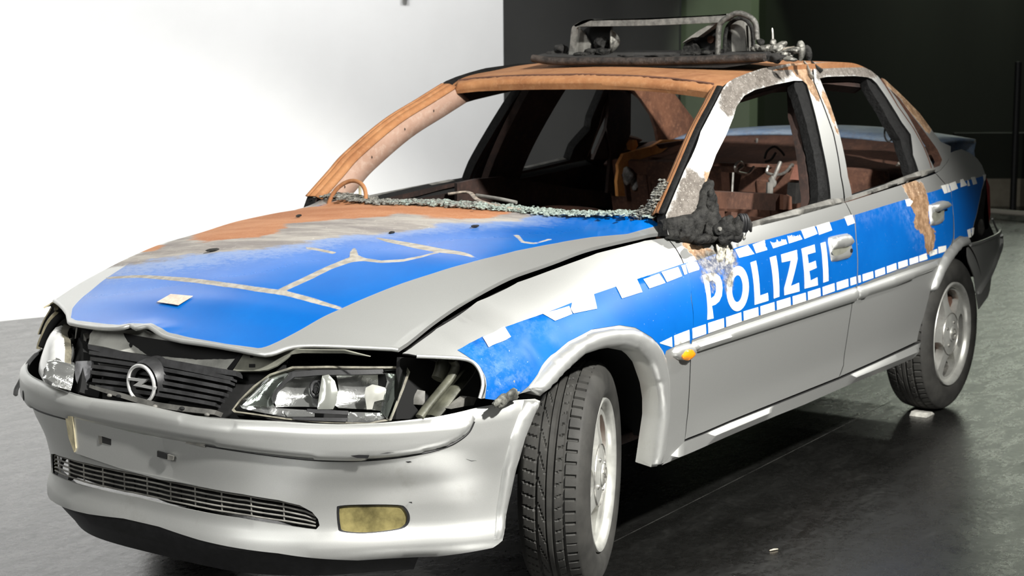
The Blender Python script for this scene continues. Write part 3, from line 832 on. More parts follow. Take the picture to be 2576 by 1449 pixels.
# top row
R2 = lambda L: zm(700, 480, .27195, L)
TOPW = [R5([(240, 258), (468, 163), (525, 258), (295, 352)]), R5([(792, 40), (1030, -30), (1060, 42), (905, 106)]),
        [(1438, 762), (1492, 742), (1500, 778), (1441, 790), (1434, 778)], [(1500, 740), (1528, 729), (1540, 752), (1523, 745)][:0],
        [(1548, 722), (1600, 703), (1614, 736), (1563, 752)], [(1617, 704), (1656, 690), (1672, 713), (1632, 727)], [(1662, 686), (1704, 673), (1714, 696), (1676, 711)], [(1712, 670), (1722, 667), (1727, 690), (1720, 693)]]
for t in TOPW:
    if t: block(t, FW, deform=dent)
for t in (R7([(272, 605), (370, 583), (398, 640), (395, 660), (300, 690)]),): block(t, FD, True)
def ragged(px, side, amp, n=14, seed=1):
    """tear the edge number `side` of a block"""
    r = random.Random(seed); out = []
    for i in range(len(px)):
        a, b = px[i], px[(i + 1) % len(px)]; out.append(a)
        if i == side:
            dx, dy = b[0] - a[0], b[1] - a[1]; L = math.hypot(dx, dy)
            for k in range(1, n):
                o = (r.random() - .3) * amp; out.append((a[0] + dx * k / n - dy / L * o, a[1] + dy * k / n + dx / L * o))
    return out
TOPD = [R7([(728, 472), (845, 430), (905, 512), (765, 548)]), ragged(R7([(890, 425), (1000, 385), (1020, 455), (1025, 475), (922, 505)]), 1, 6, 6, 3),
        ragged(R7([(1052, 395), (1195, 375), (1210, 418), (1080, 460)]), 0, 9, 16, 5), ragged(R7([(1212, 345), (1330, 340), (1350, 375), (1226, 415)]), 0, 9, 16, 8),
        R7([(1338, 290), (1460, 255), (1490, 325), (1370, 372)]), R7([(1480, 250), (1598, 215), (1625, 292), (1505, 335)]), R7([(1738, 170), (1812, 148), (1836, 225), (1770, 250)])]
for k, t in enumerate(TOPD): block(t, FD, k == 0)
block(ragged(R1([(1168, 572), (1230, 560), (1258, 600), (1225, 650), (1190, 650)]), 1, 3, 5, 2), RD)
for t in (R1([(1590, 410), (1645, 395), (1668, 490), (1630, 503)]),): block(t, RD)
for t in (R1([(1650, 393), (1676, 388), (1704, 478), (1674, 490)]), R1([(1686, 385), (1758, 358), (1790, 442), (1714, 473)]), R1([(1818, 340), (1850, 328), (1862, 350), (1898, 402), (1822, 428)]),
          R1([(1900, 345), (1915, 350), (1932, 410), (1906, 414)]), R1([(1945, 312), (1990, 302), (2015, 385), (1968, 400)]), R1([(2083, 282), (2118, 276), (2112, 340), (2095, 360)])): block(t, QT)
# letters
def letter(outer, hole=None):
    uv = SIDE.hits(R7(outer)); hs = [SIDE.hits(R7(hole))] if hole else []
    patch('letter', SIDE, uv, hs, parent=FD, mat=M_WFOIL, res=.02, thick=.0006, off=.0024, attrs=wsoot, sharp=60)
def ell(cx, cy, a, b, sk, n=36): return [(cx + a * math.cos(t), cy + b * math.sin(t) + sk * math.cos(t)) for t in np.linspace(0, 2 * math.pi, n, endpoint=False)]
letter([(423, 712), (500, 688), (552, 694), (588, 725), (606, 780), (610, 830), (603, 900), (580, 950), (545, 980), (512, 992), (527, 1106), (470, 1120)], [(487, 770), (515, 758), (540, 775), (552, 815), (550, 860), (535, 900), (503, 925)])
letter(ell(751, 832, 103, 208, -14), ell(748, 832, 50, 124, -7))
letter([(868, 592), (920, 573), (957, 896), (1030, 870), (1036, 942), (908, 982)])
letter([(1047, 545), (1105, 527), (1136, 905), (1085, 923)])
letter([(1152, 517), (1297, 474), (1305, 556), (1242, 808), (1318, 776), (1323, 856), (1183, 893), (1181, 828), (1243, 572), (1160, 590)])
letter([(1340, 463), (1462, 424), (1470, 495), (1396, 517), (1407, 600), (1472, 574), (1480, 640), (1413, 668), (1425, 757), (1488, 726), (1493, 800), (1370, 832)])
letter([(1517, 412), (1562, 399), (1591, 760), (1543, 776)])

# ------------------------------------------------------------------ door handles
R9 = R7
def handle(outer, flap, cup, key, parent, mir=False, flap_lift=.012, flap_out=None):
    H = patch('door_handle', SIDE, SIDE.hits(smooth_poly(outer, n=6)), parent=parent, mat=M_TRIM, res=.01, thick=.002, off=.001, puff=(.010, .012, 1), mirror=mir, sharp=60)
    patch('handle_recess', SIDE, SIDE.hits(smooth_poly(cup, n=5)), parent=H, mat=M_INNER, res=.01, thick=.001, off=.0112, mirror=mir)
    patch('handle_flap', SIDE, SIDE.hits(smooth_poly(flap, n=5)), parent=H, mat=M_TRIM, res=.008, thick=.006, off=.012, puff=(flap_lift, .016, 1), mirror=mir, sharp=60)
    if key: patch('keyhole', SIDE, SIDE.hits(ell(*key, 0, 14)), parent=H, mat=M_BLACK, res=.006, thick=.001, off=.012, mirror=mir)
hx = R7([(1590, 375), (1615, 350), (1750, 322), (1775, 335), (1800, 460), (1800, 525), (1780, 550), (1640, 585), (1615, 565), (1600, 480)])
hf = R7([(1607, 385), (1625, 362), (1745, 335), (1768, 350), (1785, 430), (1625, 470), (1610, 450)])
hc = R7([(1612, 475), (1757, 440), (1750, 470), (1700, 510), (1620, 528)])
for pp, mir in ((FD, False), (FDR, True)): handle(hx, hf, hc, (1650 + 1780 * .27195, 500 + 482 * .27195, 3.4, 5.5), CAR, mir)
hx2 = R1([(1448, 640), (1470, 625), (1580, 590), (1605, 640), (1615, 790), (1600, 850), (1490, 882), (1465, 850)])
hf2 = R1([(1465, 645), (1490, 615), (1590, 590), (1648, 655), (1640, 680), (1530, 720), (1500, 720), (1478, 690)])
hc2 = R1([(1470, 730), (1590, 700), (1585, 760), (1530, 815), (1480, 830)])
for pp, mir in ((RD, False), (RDR, True)): handle(hx2, hf2, hc2, None, CAR, mir, .022)
# ------------------------------------------------------------------ bonnet
RA = lambda L: zm(0, 700, .27195, L)
RB = lambda L: zm(100, 480, .27195, L)
edge_x = np.linspace(.555, -.60, 40)
left_edge = [(x, -float(ye(x))) for x in edge_x]
lipL = HOOD.hits([(1003, 874), (960, 872), (900, 869), (820, 866), (770, 866), (738, 869), (715, 875), (695, 883), (668, 889), (632, 884), (598, 877), (517, 863), (460, 856)])
lipR = HOOD.hits([(425, 850), (405, 844), (390, 836), (376, 830), (360, 831), (343, 832), (330, 825), (313, 829), (272, 826), (223, 819), (185, 812), (174, 807), (170, 788), (152, 768), (137, 754)])
rear = [(.555 - .10 * (1 - (y / .69)**2), y) for y in np.linspace(.69, -.69, 30)][1:-1]
right_edge = [(x, float(ye(x))) for x in edge_x[::-1]]
hood_uv = left_edge + lipL + lipR + right_edge + rear
BLUE = [(178, 800), (190, 806), (272, 817), (313, 822), (340, 822), (381, 821), (424, 840), (490, 852), (571, 866), (653, 877), (674, 871), (700, 859), (780, 818), (863, 776), (940, 742), (1013, 714), (1090, 690), (1176, 665), (1298, 632), (1400, 613), (1490, 596), (1580, 588), (1674, 584),
        (1674, 548), (1500, 536), (1300, 525), (1100, 512), (900, 498), (800, 520), (700, 545), (560, 575), (450, 608), (380, 640), (331, 657), (312, 670), (274, 695), (263, 703), (209, 749), (182, 779)]
RUSTP = [(800, 493), (753, 517), (644, 542), (560, 562), (508, 577), (475, 600), (508, 613), (589, 600), (650, 597), (698, 587), (725, 564), (800, 556), (890, 551), (972, 545), (999, 538), (1081, 548), (1162, 553), (1217, 548), (1312, 534), (1271, 524), (1135, 516), (945, 500)]
RUSTQ = [(353, 632), (380, 619), (408, 611), (413, 618), (385, 631)]
ASHP = [(262, 668), (300, 668), (372, 668), (481, 654), (590, 638), (700, 627), (795, 611), (874, 597), (972, 589), (1094, 571), (1103, 562), (1217, 564), (1312, 559), (1353, 543), (1366, 531), (1271, 520), (1000, 500), (800, 486), (753, 515), (644, 540), (508, 575), (400, 614), (330, 645)]
CR1 = [(263, 697), (345, 692), (426, 696), (562, 711), (640, 722), (690, 728), (715, 731), (781, 748), (830, 765), (863, 776), (855, 782), (820, 772), (781, 762), (715, 745), (640, 734), (562, 723), (426, 706), (345, 699), (270, 702)]
CR2 = [(700, 729), (760, 700), (817, 673), (860, 655), (880, 648), (880, 636), (888, 624), (897, 627), (901, 643), (918, 650), (958, 656), (1013, 654), (1060, 645), (1102, 634), (1104, 638), (1060, 650), (1013, 660), (958, 662), (912, 657), (885, 660), (836, 676), (780, 704), (714, 735)]
CR3 = [(935, 597), (985, 604), (1040, 613), (1108, 626), (1165, 635), (1185, 642), (1207, 656), (1178, 647), (1150, 642), (1102, 637), (1040, 625), (972, 610)]
CR4 = [(768, 622), (800, 626), (846, 636), (840, 641), (800, 632), (772, 628)]
CR5 = [(1290, 590), (1305, 592), (1318, 608), (1345, 612), (1385, 600), (1388, 604), (1345, 616), (1312, 612)]
ha = masks(HOOD, blue=[BLUE], rust=[RUSTP, RUSTQ], ash=[ASHP], crack=[CR1, CR2, CR3, CR4, CR5])
_ash = HOOD.hits(ASHP)
ha['scuff'] = lambda V, P: sdist(V, _ash) + .20
ha['paleblue'] = lambda V, P: np.full(len(V), -1.0)
def hood_def(P, V):
    """buckled sheet: a soft ridge across the middle and a crumpled lip"""
    n = len(V); P = P.copy()
    x, y = V[:, 0], V[:, 1]
    k = np.exp(-((x + .775) / .035)**2) * np.exp(-((y - .09) / .10)**2)
    w = np.array([noise.noise(Vector((a * 25, b * 25, .4))) for a, b in V])
    dz = k * (.010 + .006 * w)
    dz += .004 * np.exp(-((x + .62 + .06 * y) / .05)**2) * (np.abs(y) < .62)
    dz += .003 * np.array([noise.noise(Vector((a * 5, b * 3, 2.4))) for a, b in V])
    q = np.clip((x - .38) / .17, 0, 1); e = np.clip((np.abs(y) - .30) / .26, 0, 1)
    dz += .045 * q * q * e * e * (3 - 2 * e) * np.clip((.692 - np.abs(y)) / .06, 0, 1)
    if len(P) > n: P[n:, 2] += dz
    P[:n, 2] += dz
    return P
HD = patch('bonnet', HOOD, hood_uv, res=.0105, thick=.010, mats=[M_HOOD, M_BLACKM, M_SILVER], parent=CAR, attrs=ha, deform=hood_def, sharp=50, bres=.008)
HD['label'] = 'buckled bonnet, blue foil in front, rusty orange and ash grey towards the windscreen'
st = HOOD.hits([(397, 767), (432, 747), (488, 752), (451, 775)])
patch('paper_sticker', HOOD, st, res=.02, thick=.0006, off=.009, mat=M_CHARCLOTH, parent=HD)
# hem of the lip
lip_pts = [HOOD.f(np.array([a]), np.array([b]))[0] for a, b in smooth_poly(lipL + lipR, closed=False, n=2)]
tube('lip_hem', [p + [0, 0, -.004] for p in hood_def(np.array(lip_pts), np.array(lip_pts)[:, :2])], .006, M_SILVER, HD, 8)
for (u, v, s_, r_) in ((1197, 572, .016, .4), (985, 588, .013, -.5), (537, 632, .022, .15), (752, 546, .012, .9)):
    p = HOOD.f(*[np.array([q]) for q in HOOD.hit(u, v)])[0]
    blob('charred_scrap', p + [0, 0, .004], (s_, s_ * .5, .004), M_MELT, HD, .5, 60, 2, u)
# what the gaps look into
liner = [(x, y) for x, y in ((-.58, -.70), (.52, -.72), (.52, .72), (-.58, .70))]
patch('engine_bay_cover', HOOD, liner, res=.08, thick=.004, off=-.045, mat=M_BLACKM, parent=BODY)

# ------------------------------------------------------------------ roof
front_edge = HOOD and ROOF.hits([(1797, 233), (1720, 224), (1650, 217), (1550, 211), (1470, 209), (1400, 210), (1300, 211), (1200, 216), (1146, 222)])
xs = np.linspace(1.12, 2.40, 24)
sideL = [(x, -float(YR(x)) - .006) for x in xs]; sideR = [(x, float(YR(x)) + .006) for x in xs]
rear_r = [(2.40 + .02 * (1 - (y / .55)**2), y) for y in np.linspace(.50, -.50, 9)]
roof_uv = front_edge + sideR + rear_r + sideL[::-1]
RF = patch('roof_panel', ROOF, roof_uv, res=.035, thick=.022, mats=[M_RUST, M_XDRUST, M_RUST], parent=CAR, bres=.03,
           deform=lambda P, V: P + np.array([0, 0, 1]) * np.concatenate([np.array([.006 * noise.noise(Vector((a * 4, b * 4, .7))) for a, b in V])] * (len(P) // len(V)))[:, None])
RF['label'] = 'rust orange roof panel burnt bare of paint'
grv = smooth_poly(ROOF.hits([(1795, 216), (1720, 206), (1650, 199), (1550, 194), (1470, 192), (1400, 193), (1300, 195), (1200, 201), (1155, 207)]), closed=False, n=4)
tube('header_groove', [ROOF.f(np.array([a]), np.array([b]))[0] + ROOF.nrm(np.array([a]), np.array([b]))[0] * .006 for a, b in grv], .0045, M_DRUST, RF, 6)
hem_in = ROOF.hits([(1800, 219), (1720, 209), (1650, 202), (1550, 197), (1470, 195), (1400, 196), (1300, 198), (1200, 204), (1150, 211)])
patch('header_hem', ROOF, front_edge + hem_in[::-1], res=.012, thick=.012, off=.002, puff=(.011, .008, 1), mat=M_RUST, parent=RF, sharp=60)

# ------------------------------------------------------------------ greenhouse: door frames, pillars, quarter windows
FRAME1 = [(1675, 541), (1700, 480), (1722, 428), (1763, 331), (1796, 268), (1818, 224), (1830, 208), (1848, 197), (1880, 184), (1918, 172), (1986, 160), (2040, 157), (2046, 206), (2062, 246), (2095, 336), (2114, 444), (2122, 503), (2000, 545), (1900, 571), (1851, 583), (1780, 600), (1700, 600), (1680, 590)]
WIN1 = [(1872, 241), (1853, 268), (1845, 295), (1826, 341), (1801, 390), (1787, 428), (1768, 480), (1752, 520), (1765, 560), (1800, 585), (1851, 573), (1936, 545), (2030, 518), (2090, 501), (2084, 445), (2068, 363), (2046, 268), (2030, 212), (2020, 203), (1997, 203), (1948, 213), (1899, 226)]
WIN1R = [{(2090, 501): (2117, 494), (2084, 445): (2107, 445), (2068, 363): (2087, 363), (2046, 268): (2055, 268), (2030, 212): (2036, 212)}.get(q, q) for q in WIN1]
FRAME2 = [(2045, 157), (2100, 156), (2144, 161), (2170, 168), (2190, 177), (2210, 193), (2225, 214), (2258, 268), (2296, 322), (2323, 371), (2342, 423), (2350, 430), (2250, 466), (2126, 506), (2117, 444), (2098, 336), (2065, 246), (2049, 206)]
WIN2 = [(2062, 197), (2081, 193), (2149, 191), (2180, 194), (2193, 198), (2206, 210), (2231, 246), (2269, 308), (2291, 338), (2297, 390), (2311, 431), (2250, 456), (2143, 491), (2133, 444), (2111, 333), (2087, 259), (2067, 210)]
FRAME3 = [(2228, 212), (2218, 196), (2225, 199), (2258, 229), (2312, 283), (2348, 332), (2367, 357), (2392, 368), (2390, 400), (2376, 424), (2353, 434), (2345, 424), (2326, 371), (2299, 322), (2261, 268)]
WIN3 = [(2236, 222), (2262, 246), (2296, 292), (2332, 340), (2358, 376), (2370, 402), (2364, 417), (2350, 422), (2340, 402), (2314, 345), (2284, 290), (2256, 248)]
ga1 = masks(GREEN, ash=[[(1796, 268), (1818, 220), (1845, 190), (1918, 165), (1986, 152), (2005, 158), (1995, 190), (1948, 216), (1899, 230), (1872, 245), (1858, 275), (1842, 300), (1828, 290), (1808, 268)],
                        [(1670, 560), (1722, 424), (1740, 416), (1760, 438), (1792, 424), (1785, 480), (1752, 560), (1690, 600)], [(1800, 300), (1808, 292), (1812, 304), (1803, 312)]],
            rust=[[(1983, 150), (2040, 150), (2046, 206), (2066, 250), (2056, 256), (2034, 225), (2016, 200), (1995, 185)], [(1770, 436), (1786, 424), (1788, 445), (1778, 470), (1772, 455)]], soot=[])
ga2 = masks(GREEN, ash=[[(2048, 150), (2144, 152), (2192, 166), (2212, 190), (2196, 202), (2149, 194), (2081, 196), (2052, 215)]], rust=[[(2064, 215), (2078, 236), (2098, 290), (2112, 340), (2106, 340), (2088, 290), (2066, 240)]], soot=[])
ga3 = masks(GREEN, ash=[], rust=[[(2200, 180), (2258, 222), (2312, 278), (2345, 326), (2336, 338), (2300, 296), (2258, 240), (2226, 212)]], soot=[])
ga0 = masks(GREEN, ash=[], rust=[[(1500, 100), (2500, 100), (2500, 600), (1500, 600)]], soot=[])
GM = [M_SIDE, M_XDRUST, M_SEAL]
seal1 = [(1999, 201), (2028, 205), (2046, 268), (2068, 363), (2084, 445), (2090, 503), (2062, 511), (2060, 445), (2052, 390), (2040, 336), (2024, 275), (2008, 227)]
seal2 = [(2185, 196), (2206, 210), (2231, 246), (2269, 308), (2291, 338), (2297, 390), (2311, 433), (2296, 438), (2283, 395), (2268, 348), (2240, 300), (2215, 255), (2188, 213)]
def rag(uv, a, seed):
    P = resample(uv, .02); r = np.random.default_rng(seed); return P + r.normal(0, a, P.shape)
belt1 = [(1851, 570), (1936, 545), (2090, 500), (2122, 499), (2124, 511), (2000, 546), (1900, 571), (1852, 583)]
belt2 = [(2127, 498), (2200, 475), (2310, 431), (2349, 421), (2352, 432), (2250, 467), (2126, 508)]
CPL, CPR = part('rear_pillar'), part('rear_pillar')
for mir, f_, r_, c_, at1, at2, at3 in ((False, FD, RD, CPL, ga1, ga2, ga3), (True, FDR, RDR, CPR, ga0, ga0, ga0)):
    patch('window_frame', GREEN, GREEN.hits(FRAME1), [GREEN.hits(WIN1 if not mir else WIN1R)], res=.02, thick=.035, mats=GM, parent=f_, attrs=at1, mirror=mir,
          deform=(lambda P, V: P + np.stack([0 * P[:, 0], .034 * np.clip((1.35 - P[:, 0]) / .4, 0, 1), 0 * P[:, 0]], 1)) if mir else None)
    patch('window_frame', GREEN, GREEN.hits(FRAME2), [GREEN.hits(WIN2)], res=.02, thick=.035, mats=GM, parent=r_, attrs=at2, mirror=mir)
    patch('pillar_panel', GREEN, GREEN.hits(FRAME3), [GREEN.hits(WIN3)], res=.02, thick=.03, mats=[M_SIDE, M_DRUST, M_DRUST], parent=c_, attrs=at3, mirror=mir)
    if not mir: patch('window_seal', GREEN, rag(GREEN.hits(seal1), .0025, 3), res=.02, thick=.03, off=-.008, puff=(.006, .01), mat=M_SEAL, parent=f_, mirror=mir)
    if not mir: patch('window_seal', GREEN, rag(GREEN.hits(seal2), .0025, 4), res=.02, thick=.03, off=-.008, puff=(.006, .01), mat=M_SEAL, parent=r_, mirror=mir)
    patch('belt_strip', GREEN, GREEN.hits(belt1), res=.012, thick=.02, off=.001, puff=(.009, .01, 1), mat=M_DUSTY, parent=f_, mirror=mir, sharp=60)
    patch('belt_strip', GREEN, GREEN.hits(belt2), res=.012, thick=.02, off=.001, puff=(.009, .01, 1), mat=M_DUSTY, parent=r_, mirror=mir, sharp=60)
    # strip of chrome along the quarter light
    ch = [(2228, 212), (2261, 268), (2299, 322), (2326, 371), (2346, 424), (2342, 424), (2321, 371), (2294, 322), (2256, 268), (2224, 214)]
    bpost = [(2022, 200), (2070, 196), (2092, 259), (2116, 333), (2138, 444), (2150, 500), (2066, 520), (2058, 440), (2044, 340), (2026, 268)]
    patch('centre_pillar', GREEN, GREEN.hits(bpost) if not mir else [(1.60, .90), (1.83, .90), (1.86, 1.10), (1.90, 1.325), (1.64, 1.325)], res=.03, thick=.03, off=-.045, mat=M_XDRUST, parent=CAR, mirror=mir)
    # roof rail behind the door frames
    rail = [(1848, 215), (1856, 200), (1918, 174), (1986, 163), (2100, 158), (2170, 170), (2206, 192), (2195, 205), (2100, 195), (1990, 202), (1900, 228), (1868, 240)]
    patch('roof_rail', GREEN, GREEN.hits(rail), res=.03, thick=.04, off=-.042, mat=M_XDRUST, parent=BODY, mirror=mir)

# ---- windscreen pillars: outer corner strip, glazing flange and inner wall
o_px = [(1673, 543), (1700, 480), (1722, 428), (1763, 331), (1796, 268), (1818, 224)]
o3 = smooth_poly([GREEN.f(*[np.array([q]) for q in GREEN.hit(*p)])[0] for p in o_px], closed=False, n=6)
def strip(name, A, B, mats, parent, mir, th=.004, nmid=3, bulge=0):
    V = []; F = []
    n = len(A)
    for a, b in zip(A, B):
        for k in range(nmid + 1):
            t = k / nmid; V.append(a + (b - a) * t + np.array([-1, -.3, .3]) * bulge * math.sin(math.pi * t))
    for i in range(n - 1):
        for k in range(nmid):
            q = i * (nmid + 1) + k; F.append((q, q + 1, q + nmid + 2, q + nmid + 1))
    V = np.array(V)
    if mir: V = V * [1, -1, 1]; F = [f[::-1] for f in F]
    o = link(name, V, F, mats, parent, True, 40)
    m = o.modifiers.new('thick', 'SOLIDIFY'); m.thickness = th; m.offset = -1
    return o
for mir in (False, True):
    if mir: o3 = np.concatenate([[o3[0] + (o3[0] - o3[4]) * .3], o3]) + np.array([.015, .032, 0])
    AP = part('windscreen_pillar')
    n = len(o3); tt = np.linspace(0, 1, n)[:, None]
    r1 = o3 + np.array([-.004, .016, .006]); f1 = r1 + np.array([.010, .018, .000]); f2 = f1 + np.array([.014, .020, -.012]); i1 = f2 + np.array([.055, .012, -.045])
    strip('rubber_strip', o3 + [-.002, .002, .004], r1, M_SEAL if not mir else M_RUST, AP, mir, .006, 3, .003)
    strip('outer_flange', r1, f1, M_RUST, AP, mir, .004, 3, .002)
    strip('glazing_flange', f1, f2, M_RUST, AP, mir, .004, 2)
    strip('inner_wall', f2, i1, M_DRUST if not mir else M_RUSTPALE, AP, mir, .004, 2)
    strip('back_wall', i1, o3 + np.array([.05, .012, -.03]), M_XDRUST if not mir else M_RUST, AP, mir, .004, 2)
    if mir:
        for k in (5, 14, 19, 24):
            if k < n:
                c = (f2[k] * .55 + i1[k] * .45) * [1, -1, 1] + [0, -.003, 0]
                revolve('bolt_hole', [(0, .0005), (.002, .0045), (.0, .006)], M_BLACKM, AP, 12, 'x', tuple(c + [-.004, 0, .004]))

# ------------------------------------------------------------------ front bumper
FB = part('front_bumper')
topL = BUMP.hits([(450, 1042), (560, 1052), (700, 1059), (850, 1067), (950, 1064), (1100, 1048), (1200, 1025), (1300, 1006), (1345, 1003), (1359, 1009)])
archL = BUMP.hits([(1345, 1045), (1322, 1100), (1302, 1170), (1286, 1240), (1272, 1310), (1264, 1360)])
botL = BUMP.hits([(1240, 1378), (1100, 1400), (900, 1410), (700, 1392), (500, 1358), (400, 1325)])
z0 = (topL[0][1] + .004, botL[-1][1])
halfL = [(0, z0[0])] + topL + archL + botL + [(0, z0[1])]
b_uv = halfL + mirror_s(halfL)[1:-1]
inT = BUMP.hits([(517, 1227), (610, 1243), (700, 1258), (754, 1271), (785, 1288), (800, 1306), (804, 1322), (795, 1332)])
inB = BUMP.hits([(775, 1330), (700, 1319), (600, 1303), (489, 1284)])
zt0, zb0 = .391, .329
intake = [(0, zt0)] + inT + inB + [(0, zb0)]; intake = intake + mirror_s(intake)[1:-1]
# the lower air intake keeps its height towards the middle
fog_px = smooth_poly([(847, 1282), (856, 1272), (920, 1269), (1000, 1270), (1020, 1277), (1031, 1298), (1026, 1320), (1000, 1333), (920, 1342), (860, 1338), (850, 1325)], n=4)
fogL = BUMP.hits(fog_px); fogR = mirror_s(fogL)
holeP = [(-.62 + .012 * math.cos(t), .505 + .014 * math.sin(t)) for t in np.linspace(0, 2 * math.pi, 14, endpoint=False)]
FBp = patch('bumper_skin', BUMP, b_uv, [intake, fogL, fogR], res=.017, thick=.004, mats=[M_TRIM, M_BLACKM, M_TRIM], parent=FB, sharp=50)
strip_px_t = [(520, 1052), (700, 1062), (850, 1069), (950, 1066), (1100, 1050), (1195, 1029)]
strip_px_b = [(1192, 1060), (1180, 1085), (1160, 1103), (1130, 1120), (1080, 1136), (1000, 1150), (900, 1158), (800, 1157), (700, 1147), (600, 1133), (516, 1119)]
sb = BUMP.hits(strip_px_b); stp = BUMP.hits(strip_px_t)
stp = [(a, min(b, .577)) for a, b in stp]
bandL = [(0, .574)] + stp + sb + [(0, sb[-1][1])]
band = bandL + mirror_s(bandL)[1:-1]
patch('bumper_strip', BUMP, band, res=.012, thick=.004, off=.001, puff=(.016, .022, 1), mat=M_TRIM, parent=FB, sharp=60)
patch('plug_hole', BUMP, [(-.56 + .010 * math.cos(t), .515 + .014 * math.sin(t)) for t in np.linspace(0, 2 * math.pi, 14, endpoint=False)], res=.01, thick=.001, off=.018, mat=M_BLACKM, parent=FB)
# number plate carrier: flat face standing off the curved skin
px_ = -.884
def onx(u, v, x=px_): return bp(u, v, 0, x)
pc = [onx(516, 1124, -.868), onx(519, 1175, -.866), onx(528, 1226, -.865), onx(400, 1206), onx(300, 1178), onx(190, 1140), onx(184, 1100), onx(180, 1050), onx(340, 1090)]
PLT = prism('plate_carrier', pc, (.03, 0, 0), M_TRIM, CAR)
ld = [onx(516, 1113, -.876), onx(516, 1125, -.876), onx(340, 1090, -.876), onx(178, 1051, -.876), onx(176, 1040, -.876), onx(340, 1079, -.876)]
prism('carrier_ledge', ld, (.03, 0, 0), M_DUSTY, FB)
for (a, b), (c, d) in (((257, 1098), (279, 1120)), ((395, 1134), (420, 1155))):
    prism('clip_slot', [onx(a, b, px_ - .001), onx(c, b + 7, px_ - .001), onx(c, d, px_ - .001), onx(a, d - 6, px_ - .001)], (.004, 0, 0), M_BLACKM, PLT)
for q in ([(247, 1096), (256, 1098), (256, 1117), (249, 1117)], [(421, 1143), (436, 1148), (434, 1158), (421, 1157)]):
    prism('clip_frame', [onx(u, v, px_ - .0015) for u, v in q], (.004, 0, 0), M_DUSTY, PLT)
fold = [onx(163, 1043, -.876), onx(182, 1048, -.888), onx(190, 1128, -.888), onx(186, 1138, -.888), onx(172, 1100, -.876)]
prism('side_fold', fold, (.02, 0, 0), M_TAN, FB)
# intake grille: bars and uprights standing in the opening
def bpt(s, z, d): return BUMP.f(np.array([s]), np.array([z]))[0] + np.array([d, 0, 0])
GR = part('intake_grille', CAR)
ii = np.array(intake)
def span(z):
    s = np.linspace(-.6, .6, 600); ok = inside(np.stack([s, np.full(600, z)], 1), ii); return (s[ok].min(), s[ok].max()) if ok.any() else None
zlo, zhi = ii[:, 1].min(), ii[:, 1].max()
for k in range(5):
    pts = []
    t = (k + .5) / 5
    for s in np.linspace(-.55, .55, 45):
        col = np.linspace(.24, .46, 200); ok = inside(np.stack([np.full(200, s), col], 1), ii)
        if ok.any():
            a, b = col[ok].min(), col[ok].max()
            if b - a > .012: pts.append(bpt(s, a + (b - a) * t, .012))
    if len(pts) > 4: tube('grille_bar', pts, .0024, M_DUSTY, GR, 6)
for s in np.linspace(-.42, .42, 11):
    col = np.linspace(.24, .46, 200); ok = inside(np.stack([np.full(200, s), col], 1), ii)
    if ok.any(): tube('grille_upright', [bpt(s, col[ok].min() + .003, .014), bpt(s, col[ok].max() - .003, .014)], .0022, M_DUSTY, GR, 6)
back = [tuple(q) for q in ii]
patch('intake_back', BUMP, [(a * 1.04, (b - (zlo + zhi) / 2) * 1.3 + (zlo + zhi) / 2) for a, b in back], res=.05, thick=.003, off=-.05, mat=M_BLACKM, parent=GR)
for fg in (fogL, fogR):
    patch('fog_lamp', BUMP, fg, res=.012, thick=.01, off=-.007, puff=(.004, .03), mat=M_FOG, parent=FB)
    patch('fog_lamp_rim', BUMP, list(fg), [list((np.array(fg) - np.mean(fg, 0)) * .93 + np.mean(fg, 0))], res=.01, thick=.008, off=-.001, mat=M_BLACK, parent=FB)
# black lip below
lipb = [(s, .262 + .045 * math.exp(-(s / .4)**2)) for s in np.linspace(-.80, .80, 30)] + [(s, .165) for s in np.linspace(.78, -.78, 30)]
patch('chin_spoiler', BUMP, lipb, res=.03, thick=.006, off=-.012, mat=M_DUSTY if False else M_BLACK, parent=FB)

# black scuffs on the bumper
for L in ([(884, 1141), (905, 1139), (930, 1140), (926, 1143), (900, 1143)], [(955, 1136), (975, 1133), (990, 1132), (972, 1135)], [(1020, 1161), (1032, 1160), (1036, 1162), (1026, 1164)], [(1172, 1154), (1186, 1159), (1198, 1158), (1186, 1160)], [(1028, 1263), (1036, 1262), (1037, 1266)]):
    patch('scuff_mark', BUMP, BUMP.hits(L), res=.01, thick=.0005, off=.0185 if L[0][1] < 1150 else .001, mat=M_BLACK, parent=FB)

# dark joint under the bumper strip and the flared edge at the wheel arch
for sg in (1, -1):
    jl = smooth_poly([(sg * a, b) for a, b in sb], closed=False, n=4)
    tube('strip_joint', [BUMP.f(np.array([a]), np.array([b]))[0] + BUMP.nrm(np.array([a]), np.array([b]))[0] * .0015 for a, b in jl], .0028, M_BLACK, FB, 6)
ae_o = [(1359, 1009), (1345, 1045), (1322, 1100), (1302, 1170), (1286, 1240), (1272, 1310), (1264, 1358)]
ae_i = [(1242, 1358), (1246, 1310), (1255, 1240), (1266, 1170), (1284, 1100), (1304, 1045), (1318, 1006)]
aeu = BUMP.hits(ae_o + ae_i)
patch('arch_edge', BUMP, aeu, res=.012, thick=.004, off=.0, puff=(.009, .018, 1), mat=M_TRIM, parent=FB, sharp=60)
patch('arch_edge', BUMP, mirror_s(aeu), res=.012, thick=.004, off=.0, puff=(.009, .018, 1), mat=M_TRIM, parent=FB, sharp=60)
